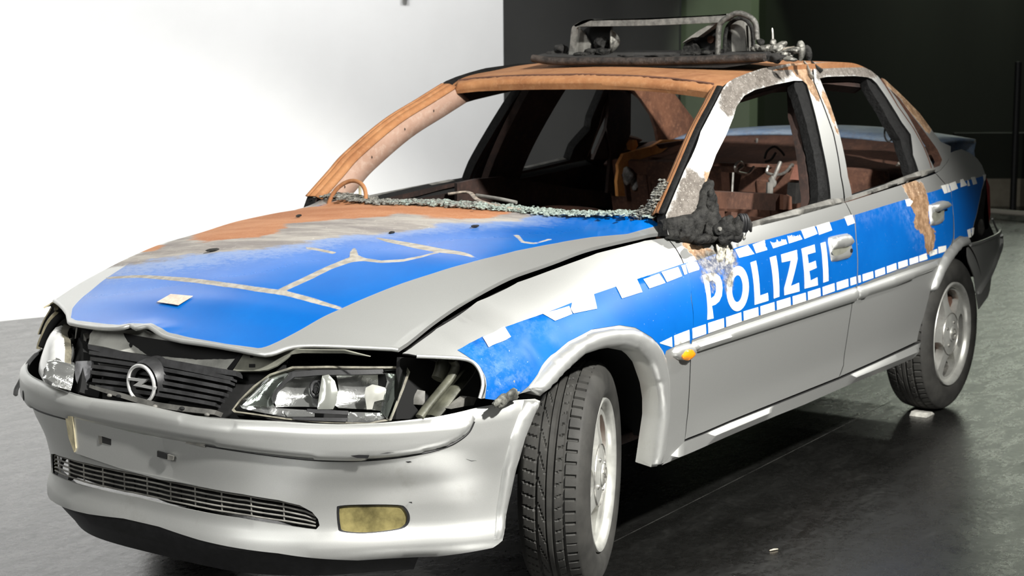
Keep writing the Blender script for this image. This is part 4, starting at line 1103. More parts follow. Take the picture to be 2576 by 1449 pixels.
# ------------------------------------------------------------------ wheels
TR, RR, TW = .3075, .2065, .195
def tyre_mesh():
    """tread with three ring grooves, straight shoulder slots outside and swept slots inside; axis y, outside = -y"""
    hw = TW / 2
    ax = np.concatenate([np.linspace(-.070, .070, 43)])
    n = 576; V = []; F = []
    def tread(w, a):
        r = TR - 1.6 * a * a - 90 * a**4
        d = 0.0
        for g, gw in ((-.034, .0034), (-.008, .003), (.010, .003), (.036, .0034)):
            if abs(a - g) < gw: d = .007
        lug = 62
        if a < -.034:
            ph = (w / (2 * math.pi) * lug) % 1
            if ph < .20 and a > -.066: d = max(d, .006)
        elif a < -.010:
            ph = (w / (2 * math.pi) * lug + .4 - (a + .034) * 12) % 1
            if ph < .13 and a < -.016: d = max(d, .004)
        elif a > .036:
            ph = (w / (2 * math.pi) * lug + (a - .036) * 10) % 1
            if ph < .16: d = max(d, .005)
        elif a > .012:
            ph = (w / (2 * math.pi) * 31 + (a - .012) * 46) % 1
            if ph < .09: d = max(d, .005)
        return r - d
    wallo = [(-.073, .2945), (-.080, .287), (-.087, .275), (-.092, .258), (-.0935, .24), (-.091, .2245), (-.086, .2155), (-.080, .2095), (-.073, .2055)]
    walli = [(.073, .2945), (.081, .287), (.088, .275), (.0935, .255), (.094, .236), (.089, .218), (.080, .208)]
    prof = [(a, None) for a in ax]
    rows = wallo[::-1] + prof + walli
    m = len(rows)
    for i in range(n):
        w = 2 * math.pi * i / n; cs, sn = math.cos(w), math.sin(w)
        for a, r in rows:
            rr = tread(w, a) if r is None else r
            V.append((rr * cs, a, rr * sn))
    for i in range(n):
        i2 = (i + 1) % n
        for j in range(m - 1): F.append((i * m + j, i2 * m + j, i2 * m + j + 1, i * m + j + 1))
    return V, F
def rim_depth(r):
    return np.interp(r, [0, .03, .05, .085, .13, .165, .185, .2], [-.083, -.083, -.079, -.074, -.064, -.060, -.066, -.075])
class RimSurf(Surf):
    pass
RIMS = mk(lambda U, V: np.stack([U, rim_depth(np.hypot(U, V)), V], -1), (-.2, .2), (-.2, .2), 60, 60, (0, -1, 0))
def rim_hole(a0):
    pts = []
    base = [(.088, -11), (.100, -19), (.125, -24), (.150, -25), (.168, -24), (.175, -17), (.177, 0), (.175, 17), (.168, 24), (.150, 25), (.125, 24), (.100, 19), (.088, 11), (.083, 0)]
    for r, d in base:
        w = math.radians(a0 + d); pts.append((r * math.cos(w), r * math.sin(w)))
    return list(smooth_poly(pts, n=4))
def build_wheel(name, parent):
    W = part(name, parent)
    V, F = tyre_mesh()
    T = link('tyre', V, F, M_RUBBER, W, True, 28)
    circ = [(.188 * math.cos(t), .188 * math.sin(t)) for t in np.linspace(0, 2 * math.pi, 96, endpoint=False)]
    RM = patch('rim_face', RIMS, circ, [rim_hole(90 + 36 + 72 * k) for k in range(5)], res=.010, thick=.034, mats=[M_ALLOY, M_ALLOY, M_ALLOY], parent=W, sharp=45, bres=.008)
    revolve('rim_lip', [(-.060, .183), (-.074, .187), (-.082, .193), (-.0865, .199), (-.087, .2045), (-.083, .2065), (-.072, .2062), (-.05, .200), (.06, .19), (.075, .205)], M_ALLOY, W, 96)
    revolve('rim_barrel', [(-.050, .184), (.0, .178), (.07, .182)], M_STEEL, W, 64)
    revolve('brake_disc', [(-.012, .03), (-.012, .135), (.008, .135), (.008, .03)], M_DRUST, W, 48)
    box('brake_caliper', (.115, -.002, .04), (.07, .07, .13), M_DRUST, W, None, .01)
    revolve('wheel_back', [(.03, .0), (.03, .178)], M_BLACKM, W, 32)
    revolve('centre_cap', [(-.0885, 0), (-.0885, .024), (-.0875, .028), (-.0835, .031)], M_ALLOY, W, 40)
    ringv = [(.021 * math.cos(t), -.0895, .021 * math.sin(t)) for t in np.linspace(0, 2 * math.pi, 28, endpoint=False)]
    tube('emblem_ring', ringv, .0022, M_STEEL, W, 6, True)
    zz = [(-.026, .004), (.008, .004), (-.004, -.001), (.026, -.003), (.026, -.006), (-.010, -.005), (.000, .001), (-.026, .001)]
    prism('emblem_flash', [(a, -.0895, b) for a, b in zz], (0, -.0016, 0), M_STEEL, W)
    revolve('cap_line', [(-.0755, .0815), (-.0785, .083), (-.0755, .0845)], M_STEEL, W, 64)
    for k in range(4):
        w = math.radians(45 + 90 * k)
        revolve('wheel_bolt', [(-.083, 0), (-.083, .005), (-.077, .0065)], M_STEEL, W, 10, 'y', (.05 * math.cos(w), 0, .05 * math.sin(w)))
    return W
def copy_wheel(src, parent):
    r = src.copy(); COL.objects.link(r); r.parent = parent
    for ch in src.children:
        c = ch.copy(); COL.objects.link(c); c.parent = r
    return r
WY = .712
w1 = build_wheel('front_wheel', CAR); w1.location = (0, -WY, TR); w1.rotation_euler = (0, math.radians(20), math.radians(22)); w1['label'] = 'front wheel turned towards the left'
w2 = copy_wheel(w1, CAR); w2.location = (0, WY, TR); w2.rotation_euler = (0, 0, math.radians(180 + 19)); w2['label'] = 'front wheel on the far side'
w3 = copy_wheel(w1, CAR); w3.name = 'rear_wheel'; w3.location = (2.637, -WY - .006, TR); w3.rotation_euler = (0, math.radians(-14), 0); w3['label'] = 'rear wheel with silver alloy rim'
w4 = copy_wheel(w1, CAR); w4.name = 'rear_wheel'; w4.location = (2.637, WY + .006, TR); w4.rotation_euler = (0, 0, math.pi); w4['label'] = 'rear wheel on the far side'
for cx in (0.0, 2.637):
    for sg in (-1, 1):
        V = []; F = []; n = 28; R0 = .375
        for i in range(n + 1):
            t = math.radians((4 if cx == 0 else 30) + ((132 if cx == 0 else 140)) * i / n)
            for j, yy in enumerate((.80, .70, .50)):
                V.append((cx + R0 * math.cos(t), sg * yy, TR + R0 * math.sin(t) * (.99 if cx == 0 else 1)))
        for i in range(n):
            for j in range(2): F.append((i * 3 + j, i * 3 + j + 1, i * 3 + j + 4, i * 3 + j + 3))
        c = len(V); V.append((cx, sg * .50, TR))
        for i in range(n): F.append((i * 3 + 2, c, (i + 1) * 3 + 2))
        V = np.array(V)
        link('wheel_arch_liner', V, F, M_BLACKM, BODY, True, 40)
# underbody
box('floor_pan', (1.45, 0, .275), (3.6, .96, .05), M_BLACKM, BODY, None, .01)
tube('wheel_stop', [(2.60, -.74, .009), (2.66, -.62, .009)], .012, M_TAN, BODY, 6, flat=.7) if False else None
# ------------------------------------------------------------------ radiator grille
def grf(U, V):
    y, z = np.asarray(U, float), np.asarray(V, float)
    return np.stack([-.838 + .45 * (z - .63) + .35 * y * y, y, z], -1)
GRS = mk(grf, (-.42, .42), (.5, .76), 50, 40, (-1, 0, .4))
GL = part('radiator_grille', CAR)
M_GRILLE2 = simple('grey_ledge_plastic', (.085, .083, .076), .55, 0, .5, 20, .2, 90)
gtop = GRS.hits(RA([(810, 610), (1200, 685), (1700, 775), (2180, 855)])); gtop2 = GRS.hits(RA([(2185, 905), (1700, 830), (1200, 740), (815, 655)]))
patch('top_rail', GRS, gtop + gtop2, res=.015, thick=.03, puff=(.005, .008, 1), mat=M_GRILLE, parent=GL)
LS = [(835, 725), (845, 795), (835, 850), (855, 925), (880, 985)]; RS = [(2130, 945), (2105, 1000), (2070, 1055), (2035, 1105), (1995, 1150)]
for (lx, ly), (rx, ry) in [((825, 668), (2150, 912))] + list(zip(LS, RS)):
    n = 9; top = []; bot = []
    for k in range(n):
        t = k / (n - 1); x = lx + (rx - lx) * t; y = ly + (ry - ly) * t - 14 * math.sin(math.pi * t)
        top.append((x, y)); bot.append((x - 4, y + 34))
    patch('grille_slat', GRS, GRS.hits(RA(top)) + GRS.hits(RA(bot))[::-1], res=.012, thick=.022, off=.0, puff=(.004, .005, 1), mat=M_GRILLE, parent=GL)
for s in (700, 1100, 1500, 1900):
    u0, v0 = RA([(s + 130, 660 + (s - 400) * .17)])[0]
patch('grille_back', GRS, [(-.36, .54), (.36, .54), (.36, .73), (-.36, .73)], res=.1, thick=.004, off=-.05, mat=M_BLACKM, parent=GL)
low = GRS.hits(RA([(840, 985), (1180, 1075), (1470, 1150), (1960, 1215), (2010, 1225), (1990, 1265), (1700, 1235), (1400, 1190), (1100, 1100), (835, 1015)]))
patch('lower_ledge', GRS, low, res=.015, thick=.03, off=.004, puff=(.004, .008, 1), mat=M_GRILLE2, parent=GL)
for q in ((1030, 1088), (1450, 1190), (1930, 1265), (1115, 1095), (1700, 1208)):
    p = GRS.f(*[np.array([w]) for w in GRS.hit(*RA([q])[0])])[0]
    blob('clip', p + [-.006, 0, .002], (.006, .008, .005), M_DUSTY if q[0] not in (1115, 1700) else M_BLACKM, GL, .2, 40, 2)
# emblem: drum, chromed ring and flash
EX = -.858; ec = bp(355, 966, 0, EX)
EM = part('emblem', CAR)
er = .0465
ringp = [(EX, ec[1] + er * math.cos(t), ec[2] + er * math.sin(t)) for t in np.linspace(0, 2 * math.pi, 48, endpoint=False)]
tube('emblem_ring', ringp, .0048, M_CHROME, EM, 10, True)
revolve('emblem_drum', [(.004, er - .004), (.012, er - .010), (.012, er + .003), (.006, er + .006), (.02, er + .012), (.05, er + .016), (.06, er + .016)], M_GRILLE, EM, 48, 'x', (EX, ec[1], ec[2]))
revolve('emblem_well', [(.045, 0), (.045, er)], M_BLACKM, EM, 32, 'x', (EX, ec[1], ec[2]))
fz = RA([(1170, 918), (1355, 938), (1335, 962), (1300, 985), (1430, 1008), (1425, 1033), (1230, 992), (1285, 955), (1172, 940)])
prism('emblem_flash', [bp(u, v, 0, EX - .004) for u, v in fz], (.008, 0, 0), M_CHROME, EM)

# ------------------------------------------------------------------ front panel above the grille
def rpf(U, V):
    y, z = np.asarray(U, float), np.asarray(V, float)
    return np.stack([-.765 + .10 * np.sin((z - .67) / .07 * 2.2) * .35 + .12 * y * y, y, z], -1)
RPS = mk(rpf, (-.6, .6), (.55, .80), 60, 40, (-1, 0, 0))
M_DULL = simple('dull_silver_panel', (.52, .52, .48), .38, .4, .5, 6, .15, 40)
rp = RPS.hits(RA([(880, 455), (1150, 480), (1300, 470), (1500, 530), (1900, 610), (2250, 680), (2170, 860), (1700, 775), (1200, 680), (810, 610), (830, 520)]))
FP = part('front_panel', CAR)
patch('slam_panel', RPS, rp, res=.02, thick=.004, mat=M_DULL, parent=FP, deform=lambda P, V: P + np.concatenate([np.array([[.012 * noise.noise(Vector((a * 9, b * 18, 3.1))), 0, 0] for a, b in V])] * (len(P) // len(V))))
patch('slam_panel_hole', RPS, RPS.hits(ell(331, 870, 4, 6.5, 0, 14)), res=.02, thick=.001, off=.004, mat=M_BLACKM, parent=FP)
bk = RPS.hits(zm(550, 780, .27195, [(150, 590), (250, 430), (330, 395), (430, 410), (560, 350), (720, 345), (1180, 340), (1640, 348), (1640, 360), (1180, 375), (800, 395), (700, 420), (650, 470), (560, 540), (470, 580), (400, 590)]))
patch('lamp_bracket', RPS, bk, res=.015, thick=.004, off=.012, mat=M_INNER, parent=FP)
for c in ((330, 450, 14, 18), (332, 545, 28, 15)):
    q = zm(550, 780, .27195, [(c[0] - c[2], c[1] - c[3]), (c[0] + c[2], c[1] - c[3]), (c[0] + c[2], c[1] + c[3]), (c[0] - c[2], c[1] + c[3])])
    patch('bracket_hole', RPS, RPS.hits(q), res=.02, thick=.001, off=.0135, mat=M_BLACKM, parent=FP)
patch('bracket_edge', RPS, RPS.hits(RA([(2110, 850), (2230, 690), (2270, 690), (2160, 860)])), res=.02, thick=.01, off=.006, mat=M_BLACK, parent=FP)
# dark walls of the engine bay
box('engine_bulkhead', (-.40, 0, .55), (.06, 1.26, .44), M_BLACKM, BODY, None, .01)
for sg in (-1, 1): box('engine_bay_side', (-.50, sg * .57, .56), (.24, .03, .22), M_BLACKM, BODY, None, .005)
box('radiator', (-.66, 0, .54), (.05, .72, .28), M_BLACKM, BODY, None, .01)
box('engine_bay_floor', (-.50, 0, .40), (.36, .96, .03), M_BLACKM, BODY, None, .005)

# torn plastic corner left of the grille and the loose rubber strip
tp = RA([(700, 770), (845, 765), (855, 830), (840, 870), (830, 920), (760, 1012), (745, 1040), (700, 940), (690, 850)])
prism('torn_plastic', [bp(u, v, 0, -.80 - .0012 * (v - 900) * .3) for u, v in tp], (.006, 0, 0), simple('torn_grey_plastic', (.20, .20, .21), .45, 0, .4, 30), FP)
rs = [bp(u, v, 1, .66) for u, v in smooth_poly(RA([(350, 690), (300, 740), (255, 800), (215, 900), (180, 970), (150, 1030), (143, 1090)]), closed=False, n=4)]
tube('loose_rubber_strip', rs, .010, simple('grey_rubber', (.10, .10, .10), .6, 0, .3, 40), FP, 8, flat=.4, taper=[.5] + [1.0] * (len(rs) - 2) + [.4])

# ------------------------------------------------------------------ headlamps
LA = bp(597, 1034, 1, -.318)
LD = np.array([.60, -.80, 0.0]); LN = np.array([-.80, -.60, 0.0]); LU = np.array([.80 * .38, .60 * .38, 1.0]); LU /= np.linalg.norm(LU)
def lampf(U, V):
    s, t = np.asarray(U, float)[..., None], np.asarray(V, float)[..., None]
    return LA + s * LD + t * LU + LN * (.02 * np.sin(np.clip(s / .40, 0, 1) * 3.14))
LMP = mk(lampf, (-.05, .55), (-.08, .22), 60, 40, tuple(LN))
R3 = lambda L: zm(550, 780, .27195, L)
lamp_out = [(120, 925), (190, 830), (320, 700), (470, 590), (680, 520), (1000, 515), (1740, 520), (1770, 570), (1720, 720), (1600, 1020), (1400, 1050), (1000, 1045), (600, 1010), (300, 965), (140, 945)]
lo_uv = LMP.hits(R3(lamp_out))
M_LFRAME = simple('dusty_lamp_frame', (.13, .12, .09), .5, 0, .5, 30, .3, 90)
M_STAY = simple('dirty_green_primer', (.085, .085, .062), .5, .1, .5, 12, .3, 90)
def headlamp(mir):
    HL = part('headlamp', CAR); HL['label'] = 'broken clear headlamp with exposed reflectors' if not mir else 'headlamp with pushed-out pale cover'
    k = dict(mirror=mir, parent=HL)
    patch('lamp_housing', LMP, lo_uv, res=.03, thick=.05, off=-.052, mat=M_BLACKM, **k)
    # frame around the lens
    fr = np.array(lo_uv); c = fr.mean(0); inn = (fr - c) * [.968, .93] + c
    patch('lens_frame', LMP, lo_uv, [inn], res=.012, thick=.02, off=.0, puff=(.004, .006, 1), mat=M_LFRAME, **k)
    # mirror pieces
    def mp(name, L, off, mat=M_REFL, puff=None, thick=.004, th=None, deform=None):
        patch(name, LMP, LMP.hits(R3(L)), res=.010, thick=thick, off=off, puff=puff, mat=mat, deform=deform, **k)
    mp('inner_reflector', [(200, 880), (330, 740), (480, 610), (600, 570), (660, 590), (620, 660), (540, 720), (490, 800), (490, 860), (530, 910), (320, 900)], -.012, puff=(.012, .05))
    def bowl(cu, cv, ru, rv, depth):
        def d(P, V):
            s = (V[:, 0] - cu) / ru; t = (V[:, 1] - cv) / rv; q = np.clip(1 - s * s - t * t, 0, 1)
            P = P.copy(); P[:len(V)] -= LN * (depth * q)[:, None]; return P
        return d
    cA = LMP.hit(*R3([(830, 770)])[0]); cB = LMP.hit(*R3([(1330, 770)])[0])
    mp('main_reflector', [(690, 625), (960, 600), (935, 760), (915, 920), (520, 905), (500, 830), (560, 720)], -.006, deform=bowl(cA[0], cA[1], .11, .075, .040))
    mp('dip_reflector', [(1080, 605), (1520, 590), (1560, 640), (1530, 780), (1500, 950), (1100, 925), (1070, 900), (1100, 760)], -.006, deform=bowl(cB[0], cB[1], .13, .08, .045))
    mp('divider', [(960, 610), (1020, 600), (1075, 660), (1105, 760), (1090, 860), (1060, 920), (915, 922), (935, 760)], .006, simple('clear_divider', (.34, .35, .32), .15, .5), puff=(.014, .03))
    mp('black_band', [(660, 575), (900, 555), (1520, 548), (1530, 590), (960, 600), (700, 620), (600, 690), (540, 760), (520, 830), (500, 860), (485, 820), (520, 740), (590, 660)], .001, M_BLACK, None, .012)
    mp('lower_chrome', [(195, 880), (520, 905), (1500, 950), (1540, 1000), (1400, 1040), (1190, 1035), (1195, 970), (820, 935), (620, 955), (620, 985), (400, 950), (220, 910)], .001, M_REFL, (.006, .01), .01)
    mp('lower_slot', [(820, 915), (1200, 935), (1200, 970), (820, 950)], .004, M_BLACK); mp('lower_slot', [(680, 990), (1195, 1000), (1180, 1035), (700, 1015)], .004, M_BLACK)
    mp('lens_fragment', [(605, 940), (800, 935), (890, 960), (890, 990), (640, 990)], .006, M_REFL, (.003, .01))
    mp('outer_reflector', [(1540, 580), (1700, 590), (1650, 760), (1560, 1010), (1500, 940), (1520, 800), (1560, 660)], -.004, puff=(.014, .04))
    mp('white_bulb_cap', [(1360, 720), (1420, 690), (1470, 700), (1540, 720), (1530, 830), (1440, 850), (1420, 920), (1370, 920), (1350, 780)], .004, simple('milky_plastic', (.30, .30, .27), .4), (.012, .02), .01)
    for c_, r0 in ((cA, .021),):
        e = LMP.hit(*R3([(895, 750)])[0]); P = LMP.f(np.array([e[0]]), np.array([e[1]]))[0] - LN * .022
        ring = []
        for t in np.linspace(0, 2 * math.pi, 22, endpoint=False): ring.append(P + r0 * .55 * (LD * math.cos(t)) + r0 * .85 * (LU * math.sin(t)))
        pts = np.array(ring)
        bulb = np.array([P + LN * .012 * k_ / 3 for k_ in range(4)])
        if mir: pts = pts * [1, -1, 1]; bulb = bulb * [1, -1, 1]
        tube('bulb_ring', pts, .006, M_BLACK, HL, 8, True); tube('bulb', bulb, .006, M_BLACK, HL, 8)
    # remains of the lens cover
    if not mir:
        mp('lens_shard', [(185, 885), (330, 735), (480, 605), (660, 560), (655, 610), (560, 700), (500, 800), (520, 900)], .012, M_LENS, (.004, .02), .003)
        mp('lens_shard', [(1530, 560), (1740, 545), (1700, 700), (1590, 1010), (1500, 960), (1540, 780), (1600, 640)], .010, M_LENS, (.004, .02), .003)
        for L, m_ in (([(1690, 840), (1900, 850), (1905, 720), (1760, 690), (1740, 760)], M_DUSTY), ([(1620, 980), (1700, 985), (1710, 890), (1650, 900)], M_DUSTY), ([(1760, 660), (1835, 665), (1840, 590), (1790, 585)], M_DUSTY)):
            mp('lamp_bracket', L, -.05, m_, (.006, .01), .03)
    else:
        cov = simple('pale_lamp_cover', (.70, .70, .68), .25, 0, .06, 8, coat=.4)
        cv = [(120, 925), (190, 830), (320, 700), (470, 590), (680, 520), (1000, 515), (1600, 520), (1500, 800), (1400, 1050), (1000, 1045), (600, 1010), (300, 965), (140, 945)]
        patch('lamp_cover', LMP, LMP.hits(R3(cv)), res=.015, thick=.006, off=.004, puff=(.022, .05, 1), mat=cov, **k)
        mp('chrome_bezel', [(110, 935), (190, 830), (300, 710), (360, 690), (380, 760), (330, 880), (300, 955), (200, 955)], .020, M_REFL, (.03, .04, 1), .05)
    return HL
headlamp(False); HR = headlamp(True)
for ch in HR.children: ch.location = (-.03, -.03, -.004)
# tan seal and bracket at the outer edge of the far lamp
for (L, r) in (([(520, 270), (520, 320), (490, 350), (440, 420), (400, 520), (370, 590), (355, 655)], .008), ([(505, 250), (560, 270), (620, 300)], .010)):
    tube('lamp_seal', [bp(u, v, 1, .685) for u, v in smooth_poly(RA(L), closed=False, n=3)], r, M_TAN, HR, 8, flat=.6)
tube('lamp_gap', [bp(u, v, 1, .67) for u, v in smooth_poly(RA([(600, 330), (540, 370), (480, 440), (430, 540), (390, 640)]), closed=False, n=3)], .012, M_BLACKM, HR, 8)
for L in ([(705, 430), (720, 440), (700, 560), (690, 560)], [(770, 510), (800, 560), (790, 660), (765, 660), (775, 580)], [(650, 650), (760, 655), (760, 665), (650, 665)], [(640, 740), (720, 730), (725, 760), (640, 795)]):
    prism('lamp_clip', [bp(u, v, 0, -.70) for u, v in RA(L)], (.015, 0, 0), M_DUSTY, HR)

# ------------------------------------------------------------------ bared inner wing behind the near lamp
IW_ = part('inner_wing', CAR)
def yp(L, y): return [bp(u, v, 1, y) for u, v in R3(L)]
def bar3(name, L, y, r, mat, flat=1): tube(name, smooth_poly(yp(L, y), closed=False, n=5), r, mat, IW_, 10, flat=flat)
bar3('wing_stay', [(2160, 460), (2190, 520), (2150, 620), (2040, 760), (1940, 880), (1860, 990)], -.70, .012, M_STAY, .7)
bar3('wing_stay', [(2330, 500), (2280, 600), (2150, 760), (2060, 880), (1960, 1000)], -.69, .024, M_STAY, .45)
bar3('wing_stay', [(2080, 460), (2060, 560), (2030, 640)], -.66, .018, M_STAY)
prism('inner_wing_panel', yp([(1990, 450), (2400, 470), (2430, 640), (2400, 830), (2050, 1000), (1640, 1010), (1680, 440)], -.62), (0, .01, 0), M_BLACKM, IW_)
prism('bumper_mount', yp([(2150, 915), (2300, 800), (2390, 810), (2360, 880), (2280, 890)], -.73), (0, .02, 0), M_DUSTY, IW_)
lipf = [SIDE.f(*[np.array([q]) for q in SIDE.hit(*p)])[0] for p in smooth_poly([(1053, 897), (1110, 899), (1162, 902), (1190, 909), (1206, 923), (1216, 943), (1220, 970), (1212, 1003)], closed=False, n=4)]
tube('wing_lip', [p + [0, .006, 0] for p in lipf], .005, M_SILVER, FW, 8)
# scraped corner of the wing above the bumper
blob('scraped_filler', SIDE.f(*[np.array([q]) for q in SIDE.hit(1270, 1000)])[0] + [0, -.004, 0], (.075, .008, .014), simple('scraped_filler', (.16, .16, .14), .6, .2, .8, 30, .6, 60), FW, .5, 40, 4, 3, Matrix.Rotation(-.12, 3, 'Y'))
# ------------------------------------------------------------------ crumbled windscreen along the cowl
CW = part('cowl', CAR)
def hoodp(u, v): return HOOD.f(*[np.array([q]) for q in HOOD.hit(u, v)])[0]
rear3 = list(hood_def(np.array([HOOD.f(np.array([a]), np.array([b]))[0] for a, b in rear]), np.array(rear)))
cowlV = []; 
for p in rear3: cowlV += [p + [-.01, 0, -.02], p + [.10, 0, .0], p + [.16, 0, -.06]]
cf = []
for i in range(len(rear3) - 1):
    for k in range(2): q = i * 3 + k; cf.append((q, q + 1, q + 4, q + 3))
link('cowl_panel', cowlV, cf, M_XDRUST, CW, True, 40)
# glass crumbs lie in a ragged row: far too many to count
def crumbs(name, path, n, r, spread, mat, seed):
    rr = np.random.default_rng(seed); P = np.array(path); V = []; F = []
    L = np.concatenate([[0], np.cumsum(np.linalg.norm(np.diff(P, axis=0), axis=1))])
    for k in range(n):
        t = rr.random() * L[-1]; c = np.array([np.interp(t, L, P[:, i]) for i in range(3)]) + rr.normal(0, 1, 3) * spread
        c[2] += abs(rr.normal(0, spread[2])) + .0025
        s = r * (.4 + 1.5 * rr.random()**2.5); a, b_, h = rr.random(3) * 6.28
        R = Matrix.Rotation(a, 3, 'X') @ Matrix.Rotation(b_, 3, 'Z')
        q = len(V)
        for v in ((-1, -1, -.4), (1, -.8, -.5), (.9, 1, -.4), (-.8, .9, -.5), (-.8, -.9, .5), (.9, -1, .4), (1, .8, .5), (-1, 1, .4)):
            V.append(np.array(R @ Vector(v)) * s * [1.2, 1.2, .6] + c)
        F += [(q, q + 3, q + 2, q + 1), (q + 4, q + 5, q + 6, q + 7), (q, q + 1, q + 5, q + 4), (q + 1, q + 2, q + 6, q + 5), (q + 2, q + 3, q + 7, q + 6), (q + 3, q, q + 4, q + 7)]
    o = link(name, V, F, mat, CW, False); o['kind'] = 'stuff'; return o
rp3 = [p + [.02, 0, .004] for p in rear3]
nn = len(rp3)
M_CRUMB2 = simple('sooty_glass', (.17, .17, .15), .4, 0, .7, 140, .6, 120, spec=.7, bdist=.008)
crumbs('glass_crumbs', rp3[:nn // 2 + 3], 2200, .0045, (.026, .012, .002), M_CRUMB2, 4)
crumbs('glass_crumbs', rp3[nn // 2 - 6:], 2800, .0042, (.026, .012, .002), M_CRUMB, 5)
lp = [bp(u, v, 1, -.66) for u, v in ((1640, 545), (1650, 520), (1665, 490), (1675, 470))]
crumbs('glass_crumbs', [bp(u, v, 1, y) for (u, v), y in zip(((1600, 548), (1632, 540), (1645, 515), (1660, 488), (1672, 470)), (-.60, -.63, -.645, -.65, -.655))], 1300, .0036, (.009, .005, .006), M_CRUMB2, 6)
# wiper arm lying across the cowl
wp = smooth_poly([hoodp(1118, 512) + [.02, 0, .03], hoodp(1170, 512) + [.02, 0, .035], hoodp(1195, 520) + [.02, 0, .018], hoodp(1260, 530) + [.01, 0, .010], hoodp(1345, 538) + [0, 0, .008], hoodp(1405, 540) + [0, 0, .006]], closed=False, n=5)
WI = tube('wiper_arm', wp, .008, simple('scaly_steel', (.40, .34, .28), .5, .4, .6, 50, .5, 90), CW, 8, flat=.6)
tube('wiper_blade', smooth_poly([hoodp(1190, 516) + [.02, 0, .03], hoodp(1250, 523) + [.02, 0, .026], hoodp(1290, 527) + [.02, 0, .02]], closed=False, n=4), .006, M_DUSTY, CW, 8)
tube('wiper_stub', smooth_poly([bp(832, 484, 1, .62), bp(845, 478, 1, .62), bp(858, 480, 1, .62), bp(862, 488, 1, .62)], closed=False, n=4), .011, M_STEEL, CW, 8)

# ------------------------------------------------------------------ melted door mirror
MR = part('door_mirror', FD) if False else part('door_mirror', CAR); MR['label'] = 'door mirror melted to black lumps'
RM5 = lambda L: zm(1660, 430, .15873, L)
def gsurf(u, v, o=.0):
    h = GREEN.hit(u, v); a, b = np.array([h[0]]), np.array([h[1]]); return GREEN.f(a, b)[0] + GREEN.nrm(a, b)[0] * o
tri = GREEN.hits(RM5([(90, 760), (300, 720), (490, 680), (600, 560), (610, 420), (680, 230), (780, 110), (800, 190), (825, 280), (830, 350), (880, 420), (875, 520), (890, 780), (960, 900), (1010, 1000), (980, 1120), (800, 1180), (520, 1180), (330, 1110), (150, 1060), (115, 900)]))
def lumpy(P, V):
    w = np.array([noise.noise(Vector((a * 26, b * 26, 5.5))) + .6 * noise.noise(Vector((a * 60, b * 60, 1.5))) for a, b in V]); n = len(V)
    k = np.concatenate([w] * (len(P) // n)); P = P.copy(); P[:, 1] -= .012 * k; P[:, 0] += .004 * k; return P
patch('mirror_base', GREEN, tri, res=.007, thick=.02, off=.004, puff=(.016, .018, 1), mat=M_MELT, parent=MR, deform=lumpy, sharp=70)
for (x, y, a, b, c, o, sd) in ((700, 960, .028, .022, .026, .03, 1), (860, 1010, .03, .03, .034, .045, 2), (980, 930, .022, .024, .030, .055, 3), (640, 1090, .06, .024, .014, .028, 4), (880, 850, .017, .018, .016, .05, 5), (760, 560, .020, .012, .045, .015, 6), (1000, 1080, .016, .022, .022, .05, 7), (380, 1000, .045, .014, .018, .012, 8), (300, 850, .03, .01, .02, .008, 9)):
    u, v = RM5([(x, y)])[0]; blob('melted_lump', gsurf(u, v, o), (a, b, c), M_MELT, MR, .35, 45, 4, sd)
def disc(c, n_, r, mat, name, th=.006):
    n_ = np.array(n_, float); n_ /= np.linalg.norm(n_)
    tube(name, [c, c + n_ * th], r, mat, MR, 18)
u, v = RM5([(700, 965)])[0]; disc(gsurf(u, v, .056), (-.35, -.9, .05), .017, M_MELT, 'pivot_disc'); disc(gsurf(u, v, .060), (-.35, -.9, .05), .006, M_DUSTY, 'pivot_pin', .008)
for k, x in enumerate((1070, 1105, 1140)):
    u, v = RM5([(x, 880)])[0]; c = gsurf(u, v, .05)
    tube('bellows_ring', [c + .022 * np.array([0.2 * math.cos(t), .5 * math.cos(t), 1.1 * math.sin(t)]) for t in np.linspace(0, 6.283, 18, endpoint=False)], .0055, M_BLACK, MR, 7, True)
tube('mirror_stub', [gsurf(*RM5([(1170, 820)])[0], .05), gsurf(*RM5([(1190, 900)])[0], .05), gsurf(*RM5([(1225, 1030)])[0], .05)], .007, M_MELT, MR, 7, taper=[1, 1.6, .4])
tube('hanging_wire', [gsurf(*RM5([(1165, 1000)])[0], .05), gsurf(*RM5([(1150, 1060)])[0], .05), gsurf(*RM5([(1140, 1110)])[0], .05)], .0015, M_MELT, MR, 5)
blob('hanging_drop', gsurf(*RM5([(1130, 1130)])[0], .05), (.006, .006, .007), M_MELTG, MR, .4, 200, 2, 2)
for (x, y, s_) in ((990, 1300, .03), (1060, 1210, .012), (1100, 1390, .022), (950, 1400, .018)):
    h = SIDE.hit(*RM5([(x, y)])[0]); p = SIDE.f(np.array([h[0]]), np.array([h[1]]))[0]
    blob('molten_crust', p, (s_, .008, s_ * 1.2), simple('pale_crust', (.42, .40, .34), .7, 0, .6, 90, .6, 120), MR, .6, 60, 4, x)

